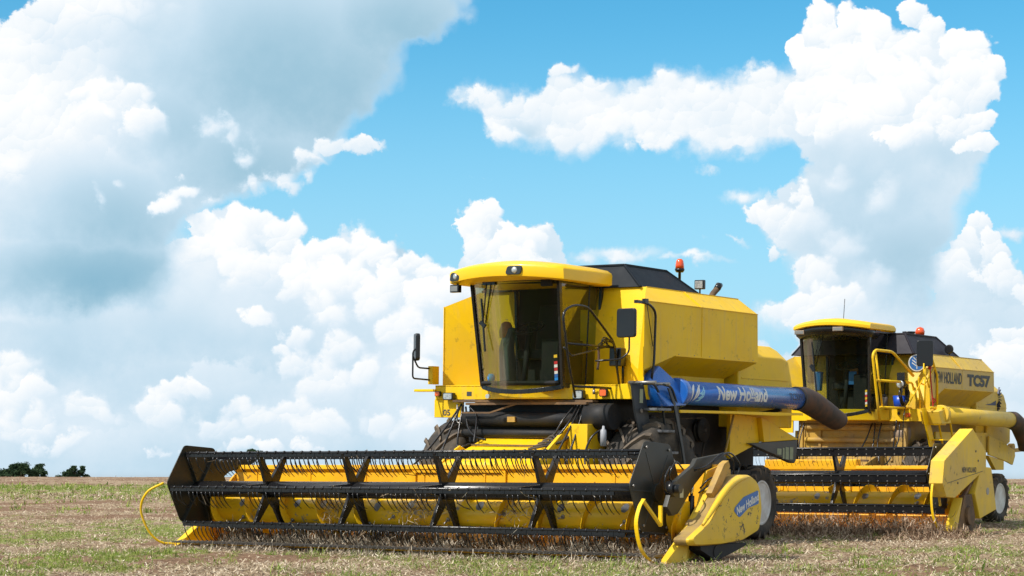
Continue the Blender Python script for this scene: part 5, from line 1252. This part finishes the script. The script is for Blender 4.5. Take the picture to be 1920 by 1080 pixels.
ys = [-400., -120., -40., -10., 4., 10.]
y = 14.0
while y < 60: ys.append(y); y *= 1.0042
while y < 260: ys.append(y); y *= 1.012
while y < 460: ys.append(y); y *= 1.03
ys += [520, 620, 800, 1100, 1700, 2600, 4000, 7000]
ts = np.concatenate([[-30,-12,-5,-2.5,-1.6], np.linspace(-1.15, 1.15, 300), [1.6,2.5,5,12,30]])
V = []
YY, TT = np.meshgrid(np.array(ys), ts, indexing='ij')
XX = TT*(np.maximum(np.abs(YY), 20)*.30+1.0)
ZZ = gh(XX, YY)
nr, nc = YY.shape
co_arr = np.stack([XX, YY, ZZ], -1).reshape(-1, 3)
idx = np.arange(nr*nc).reshape(nr, nc)
F4 = np.stack([idx[:-1,:-1], idx[:-1,1:], idx[1:,1:], idx[1:,:-1]], -1).reshape(-1, 4)
def npmesh(name, co_, quads, m, smooth=False):
    me = bpy.data.meshes.new(name); me.vertices.add(len(co_)); me.vertices.foreach_set('co', co_.astype(np.float32).ravel())
    k = quads.shape[1]
    me.loops.add(quads.size); me.loops.foreach_set('vertex_index', quads.astype(np.int32).ravel())
    me.polygons.add(len(quads)); me.polygons.foreach_set('loop_start', np.arange(0, quads.size, k, dtype=np.int32))
    me.polygons.foreach_set('use_smooth', np.full(len(quads), smooth)); me.update(calc_edges=True); me.validate()
    me.materials.append(m); o = bpy.data.objects.new(name, me); sc.collection.objects.link(o); return o
gm = bpy.data.materials.new('field_soil'); gm.use_nodes = True; t = NT(gm.node_tree); pb = gm.node_tree.nodes['Principled BSDF']
tcn = gm.node_tree.nodes.new('ShaderNodeTexCoord'); oc = tcn.outputs['Object']
mp = gm.node_tree.nodes.new('ShaderNodeMapping'); mp.inputs['Scale'].default_value = (1, .55, 1); gm.node_tree.links.new(oc, mp.inputs[0])
nA = t.noise(oc, 14, det=6, rough=.7); nB = t.noise(mp.outputs[0], 2.2, det=6, rough=.65); nC = t.noise(oc, 60, det=4, rough=.7)
ag = gm.node_tree.nodes.new('ShaderNodeAttribute'); ag.attribute_name = 'grassy'; asl = gm.node_tree.nodes.new('ShaderNodeAttribute'); asl.attribute_name = 'earthy'
straw = t.ramp(nA, [(.28,(.07,.035,.02)),(.42,(.20,.125,.08)),(.56,(.35,.265,.17)),(.72,(.54,.45,.32))])
earth = t.ramp(nC, [(.3,(.08,.038,.022)),(.55,(.20,.115,.07)),(.75,(.34,.24,.155))])
grass = t.ramp(nA, [(.3,(.10,.12,.025)),(.55,(.20,.24,.045)),(.75,(.34,.33,.14))])
c_ = t.mix(t.m('MULTIPLY', t.smooth(t.m('ADD', asl.outputs['Fac'], t.m('MULTIPLY', t.m('SUBTRACT', nB, .5), 2.0)), .25, .65), .85), straw, earth)
c_ = t.mix(t.m('MULTIPLY', t.smooth(t.m('ADD', ag.outputs['Fac'], t.m('MULTIPLY', t.m('SUBTRACT', nA, .5), 2.2)), .35, .85), .80), c_, grass)
t.link(c_, pb.inputs['Base Color']); pb.inputs['Roughness'].default_value = .95; pb.inputs['Specular IOR Level'].default_value = .15
bn = gm.node_tree.nodes.new('ShaderNodeBump'); bn.inputs['Strength'].default_value = .8; bn.inputs['Distance'].default_value = .03
t.link(t.m('ADD', nA, t.m('MULTIPLY', nC, .5)), bn.inputs['Height']); t.link(bn.outputs[0], pb.inputs['Normal'])
ground = npmesh('ground', co_arr, F4, gm, True); ground['kind'] = 'structure'
for nm, fn_ in (('grassy', green), ('earthy', soil)):
    at = ground.data.attributes.new(nm, 'FLOAT', 'POINT'); at.data.foreach_set('value', fn_(co_arr[:,0], co_arr[:,1]).astype(np.float32))

def leafmat(name, stops, trans=.25, rough=.8):
    m = bpy.data.materials.new(name); m.use_nodes = True; t = NT(m.node_tree); p = m.node_tree.nodes['Principled BSDF']
    g = m.node_tree.nodes.new('ShaderNodeNewGeometry'); tcn = m.node_tree.nodes.new('ShaderNodeTexCoord')
    n = t.noise(tcn.outputs['Object'], .9, det=3)
    v = t.m('ADD', t.m('MULTIPLY', g.outputs['Random Per Island'], .75), t.m('MULTIPLY', n, .25))
    c = t.ramp(v, stops); t.link(c, p.inputs['Base Color']); p.inputs['Roughness'].default_value = rough; p.inputs['Specular IOR Level'].default_value = .2
    if trans:
        tr = m.node_tree.nodes.new('ShaderNodeBsdfTranslucent'); t.link(c, tr.inputs[0]); mx = m.node_tree.nodes.new('ShaderNodeMixShader'); mx.inputs[0].default_value = trans
        o = [n_ for n_ in m.node_tree.nodes if n_.type == 'OUTPUT_MATERIAL'][0]
        t.link(p.outputs[0], mx.inputs[1]); t.link(tr.outputs[0], mx.inputs[2]); t.link(mx.outputs[0], o.inputs[0])
    return m
straw_m = leafmat('dry_straw', [(0,(.06,.034,.02)),(.25,(.21,.14,.085)),(.5,(.43,.33,.215)),(.75,(.62,.515,.37)),(1,(.78,.72,.58))], .1)
grass_m = leafmat('green_grass', [(0,(.06,.10,.02)),(.35,(.15,.23,.035)),(.7,(.29,.36,.06)),(1,(.50,.47,.22))], .35)
heap_m = leafmat('tan_heap_straw', [(0,(.06,.045,.03)),(.3,(.20,.155,.11)),(.6,(.42,.35,.26)),(.85,(.62,.54,.42)),(1,(.75,.68,.56))], .1)
husk_m = leafmat('brown_husks', [(0,(.07,.04,.025)),(.35,(.20,.125,.075)),(.7,(.38,.27,.18)),(1,(.58,.46,.34))], .05)

def scatter_xy(n, y0, y1, p=1.6):
    u = rng.random(n); yy = (y0**(1-p)+(y1**(1-p)-y0**(1-p))*u)**(1/(1-p)); xx = (rng.random(n)*2-1)*(yy*.285+1.2)
    return xx, yy
def blades(x, y, z, ln, wd, head, tilt, bend, curl=0):
    """two-segment ribbons. tilt = elevation of the ribbon above the ground"""
    n = len(x); dx, dy = np.cos(head), np.sin(head); px, py = -dy, dx
    P0 = np.stack([x,y,z],1)
    ct, st = np.cos(tilt), np.sin(tilt); P1 = P0+(np.stack([dx*ct,dy*ct,st],1))*(ln*.5)[:,None]
    t2 = tilt-bend; P2 = P1+np.stack([dx*np.cos(t2)-py*curl,dy*np.cos(t2)+px*curl,np.sin(t2)],1)*(ln*.5)[:,None]
    W_ = np.stack([px,py,np.zeros(n)],1)*(wd*.5)[:,None]
    co_ = np.stack([P0-W_,P0+W_,P1+W_,P1-W_,P2+W_*.35,P2-W_*.35],1).reshape(-1,3)
    b = np.arange(n)[:,None]*6
    f = np.concatenate([b+np.array([[0,1,2,3]]), b+np.array([[3,2,4,5]])],0); return co_, f
def stuff(name, label, parts_, m):
    co_ = []; fs = []; k = 0
    for c, f in parts_: co_.append(c); fs.append(f+k); k += len(c)
    o = npmesh(name, np.concatenate(co_), np.concatenate(fs), m); o['kind'] = 'stuff'; o['label'] = label; return o
# dry residue
x, y = scatter_xy(230000, 17.5, 70, 2.0); g = green(x, y); k = rng.random(len(x)) > np.maximum(g*.60, soil(x, y)*.80); x, y = x[k], y[k]; n = len(x)
cl = vnoise(x*3, y*3)
z = gh(x, y)+rng.random(n)*.06*cl+.003
ln = rng.uniform(.03,.11,n)*(1+(y>35)*.4); A1 = blades(x, y, z, ln, rng.uniform(.0045,.014,n)*(1+(y-18)*.020), rng.uniform(0,6.28,n), np.abs(rng.normal(.05,.16,n)), rng.normal(.08,.3,n), rng.normal(0,.5,n)*.5)
x, y = scatter_xy(60000, 65, 240, 2.2); g = green(x, y); k = rng.random(len(x)) > g*.6; x, y = x[k], y[k]; n = len(x)
A2 = blades(x, y, gh(x, y), rng.uniform(.10,.28,n), rng.uniform(.015,.05,n), rng.uniform(0,6.28,n), np.abs(rng.normal(.1,.2,n)), rng.normal(.2,.4,n))
# stalks that still stand up a little
x, y = scatter_xy(3500, 17.5, 60, 2.0); n = len(x)
A3 = blades(x, y, gh(x, y)-.01, rng.uniform(.03,.10,n), rng.uniform(.003,.007,n), rng.uniform(0,6.28,n), rng.uniform(.3,1.1,n), rng.uniform(0,.9,n))
stuff('straw_litter', 'dry pinkish beige crop residue strewn over the field', [A1, A2, A3], straw_m)
# grass, in tufts
def tufts(n, y0, y1, per, size, wdt, p=2.0, thr=.25):
    x, y = scatter_xy(n, y0, y1, p); g = green(x, y); k = rng.random(n)*.9+.1 < g*(1 if thr else 1); x, y = x[k], y[k]
    m = len(x); x = np.repeat(x, per); y = np.repeat(y, per); s = np.repeat(rng.uniform(.6,1.5,m)*size, per)
    N_ = m*per; x = x+rng.normal(0,.035,N_)*(s/.08); y = y+rng.normal(0,.035,N_)*(s/.08)
    return blades(x, y, gh(x, y)-.005, s*rng.uniform(.5,1.3,N_), wdt*rng.uniform(.6,1.4,N_), rng.uniform(0,6.28,N_), rng.uniform(.25,1.35,N_), rng.uniform(.1,1.0,N_))
G_ = [tufts(30000, 17.5, 50, 7, .07, .007), tufts(14000, 45, 125, 8, .16, .022, 2.0), tufts(2500, 100, 240, 6, .25, .05)]
# single broad clumps in the foreground
xs = []; 
for (cx_, cy_) in ((-4.55,21.2),(-4.0,20.9),(-5.3,20.4),(-2.3,19.9),(1.95,21.5),(2.35,20.6),(3.1,22.6),(4.2,21.6),(3.75,20.9),(5.2,22.4),(2.9,19.9),(4.7,20.2),(1.1,21.3),(.4,20.6),(-3.2,21.6),(5.6,20.8),(6.1,24.5),(7.5,26),(3.4,24.0),(-.6,21.1)):
    m = 46; xs.append((cx_+rng.normal(0,.13,m), cy_+rng.normal(0,.16,m)))
x = np.concatenate([a for a, _ in xs]); y = np.concatenate([b for _, b in xs]); n = len(x)
G_.append(blades(x, y, gh(x, y)-.005, rng.uniform(.07,.19,n), rng.uniform(.006,.014,n), rng.uniform(0,6.28,n), rng.uniform(.4,1.4,n), rng.uniform(.2,1.3,n)))
stuff('grass_cover', 'short green grass and weeds growing in patches through the residue', G_, grass_m)
# crop heaps raked up in front of the headers
def loc_heap(root, n, u0, u1, v0, v1, w0, w1, lmin, lmax, wd):
    u = rng.uniform(u0, u1, n); v = rng.uniform(v0, v1, n); h_ = fbm(u*2.3+5, v*2.3, 3); keep = h_ > .36; u, v, h_ = u[keep], v[keep], h_[keep]; n = len(u)
    m = np.array(Matrix.Rotation(-TH, 3, 'Z')); P = np.stack([u, v, np.zeros(n)],1) @ m.T + np.array([root.location.x, root.location.y, 0])
    z = gh(P[:,0], P[:,1]); zz = z+w0+rng.random(n)**1.5*(w1-w0)*np.clip((h_-.33)*4.5, 0, 1)
    return blades(P[:,0], P[:,1], zz, rng.uniform(lmin,lmax,n), wd*rng.uniform(.6,1.5,n), rng.uniform(0,6.28,n), rng.normal(.1,.5,n), rng.normal(.2,.7,n), rng.normal(0,.5,n))
stuff('crop_heap', 'tangled brown stalks heaped under the near reel', [loc_heap(C1, 20000, -3.0, 3.65, .32, .85, .03, .16, .05, .16, .008), loc_heap(C1, 26000, -3.5, 3.65, .75, 1.38, .05, .34, .05, .18, .009), loc_heap(C1, 5000, -3.6, 3.8, -.25, .5, .0, .06, .04, .14, .008)], heap_m)
stuff('crop_heap', 'dark brown husks and stalks piled in front of the far header', [loc_heap(C2, 12000, -2.6, 2.9, -.75, .50, .0, .27, .05, .2, .013), loc_heap(C2, 9000, -2.6, 3.6, -1.8, .3, .0, .09, .05, .2, .012)], husk_m)
# strands caught on the auger of the near header
def caught(root, uc, n, du, inv, seed):
    r_ = np.random.default_rng(seed); b = MB()
    for k in range(n):
        u = uc+r_.normal(0, du); a = R(150)+r_.normal(0, .5); rr = r_.uniform(.19,.30)
        p = Vector((u, .92+rr*math.cos(a), .47+rr*math.sin(a))); d = Vector(r_.normal(0,1,3)).normalized()*r_.uniform(.04,.13); q = p+d+Vector((0,0,-.02))
        mid = (p+q)/2+Vector(r_.normal(0,.015,3)); b.tube([p, mid, q], .0032, n=3, smooth=False)
    return b
mats_s = straw_m
b = caught(C1, -1.38, 150, .12, INV1, 1); c2_ = caught(C1, -.02, 190, .16, INV1, 2); c3_ = caught(C1, 1.35, 120, .18, INV1, 3)
def hung(seed):
    r_ = np.random.default_rng(seed); b = MB()
    for k in range(70):
        a = ANG1[int(r_.integers(0, 6))]; u = r_.uniform(-3.4, 3.3); c = Vector((u, .51+.52*math.cos(a), .758+.52*math.sin(a)-r_.uniform(-.02,.10)))
        d = Vector((r_.normal(0,.06), r_.normal(0,.05), -abs(r_.normal(.05,.05)))); b.tube([c-d*.4+Vector((0,0,.03)), c, c+d], .003, n=3, smooth=False)
    return b
for q in (b, c2_, c3_, hung(8)):
    o = q.build('caught_stalks', straw_m, HD1); o['kind'] = 'stuff'
o = None

# ---------------------------------------------------------------- trees beyond the crest
bark = mat('tree_bark', (.10,.075,.05), .9, var=.5)
crown_m = leafmat('dark_tree_leaves', [(0,(.012,.030,.018)),(.5,(.030,.062,.028)),(1,(.075,.115,.045))], .15)
def tree(px, ytop, wpx, D, lobes, seed, label):
    r_ = np.random.default_rng(seed); X = (px-960)/3670*D; ztop = 1.06+(878-ytop)/3670*D; hw = wpx/3670*D/2; zb = float(gh(X, D))
    t = thing('tree', label, 'tree', (X, D, zb), group='trees beyond the crest'); H_ = ztop-zb
    b = MB(); b.tube(smoothpath([(0,0,-.2),(.1,0,H_*.25),(-.05,.05,H_*.5),(.1,0,H_*.75)],4), [.30-.02*i for i in range(13)], n=8)
    for (lx, lz, lr) in lobes: b.tube(smoothpath([(0,0,H_*.30),(lx*hw*.5,0,H_*(.30+lz)*.5),(lx*hw,0,H_*lz)],3), [.14,.12,.11,.09,.07,.05,.03], n=6)
    b.build('trunk', bark, t)
    cs = []; 
    for (lx, lz, lr) in lobes:
        n = int(2600*lr); c = np.array([lx*hw, r_.normal(0,.2)*hw, H_*lz]); R_ = lr*hw
        # clumps inside each lobe
        sub = r_.normal(0,1,(9,3)); sub /= np.linalg.norm(sub,axis=1)[:,None]; sub *= r_.uniform(.3,.9,(9,1))*R_; sub[:,2] *= .7; sub *= 1.15
        w_ = r_.integers(0,9,n); p = c+sub[w_]+r_.normal(0,1,(n,3))*R_*.20*np.array([1,1,.75]); cs.append(p)
    P = np.concatenate(cs); P = P[(P[:,2] > H_*.12) & (P[:,2] < H_)]; n = len(P)
    a = r_.normal(0,1,(n,3)); a /= np.linalg.norm(a,axis=1)[:,None]; bq = np.cross(a, r_.normal(0,1,(n,3))); bq /= np.linalg.norm(bq,axis=1)[:,None]; s = r_.uniform(.10,.24,n)[:,None]
    co_ = np.stack([P-a*s, P-bq*s*.6, P+a*s, P+bq*s*.6],1).reshape(-1,3); f = np.arange(n*4).reshape(-1,4)
    o = npmesh('crown', co_, f, crown_m); o.parent = t; return t
D0 = 400
tree(4, 874, 60, D0+12, [(-.3,.62,.8),(.5,.72,.6),(1.0,.6,.5)], 1, 'low dark tree at the far left edge of the field')
tree(40, 864.5, 50, D0, [(-.1,.86,.5),(-.45,.78,.45),(.3,.74,.5),(-.2,.6,.6),(.8,.58,.45),(-.9,.58,.5)], 2, 'tallest dark round tree on the left horizon')
tree(70, 869.5, 34, D0+6, [(.05,.82,.75),(.5,.66,.6),(-.5,.66,.6),(.9,.5,.4)], 3, 'rounded lighter green tree just right of the tallest one')
tree(140, 873.5, 52, D0+10, [(-.1,.85,.42),(.55,.84,.36),(.1,.66,.45),(-.5,.62,.45),(.85,.6,.30),(-1.1,.52,.4)], 4, 'small open tree standing alone on the left horizon')
tree(476, 842, 34, D0, [(0,.93,.55),(-.5,.88,.5),(.6,.89,.5),(.1,.85,.6)], 5, 'flat topped tree crown showing above the reel')
tree(592, 874, 40, D0+15, [(0,.8,.7),(.6,.7,.5),(-.6,.7,.5)], 6, 'low tree behind the black reel bars')
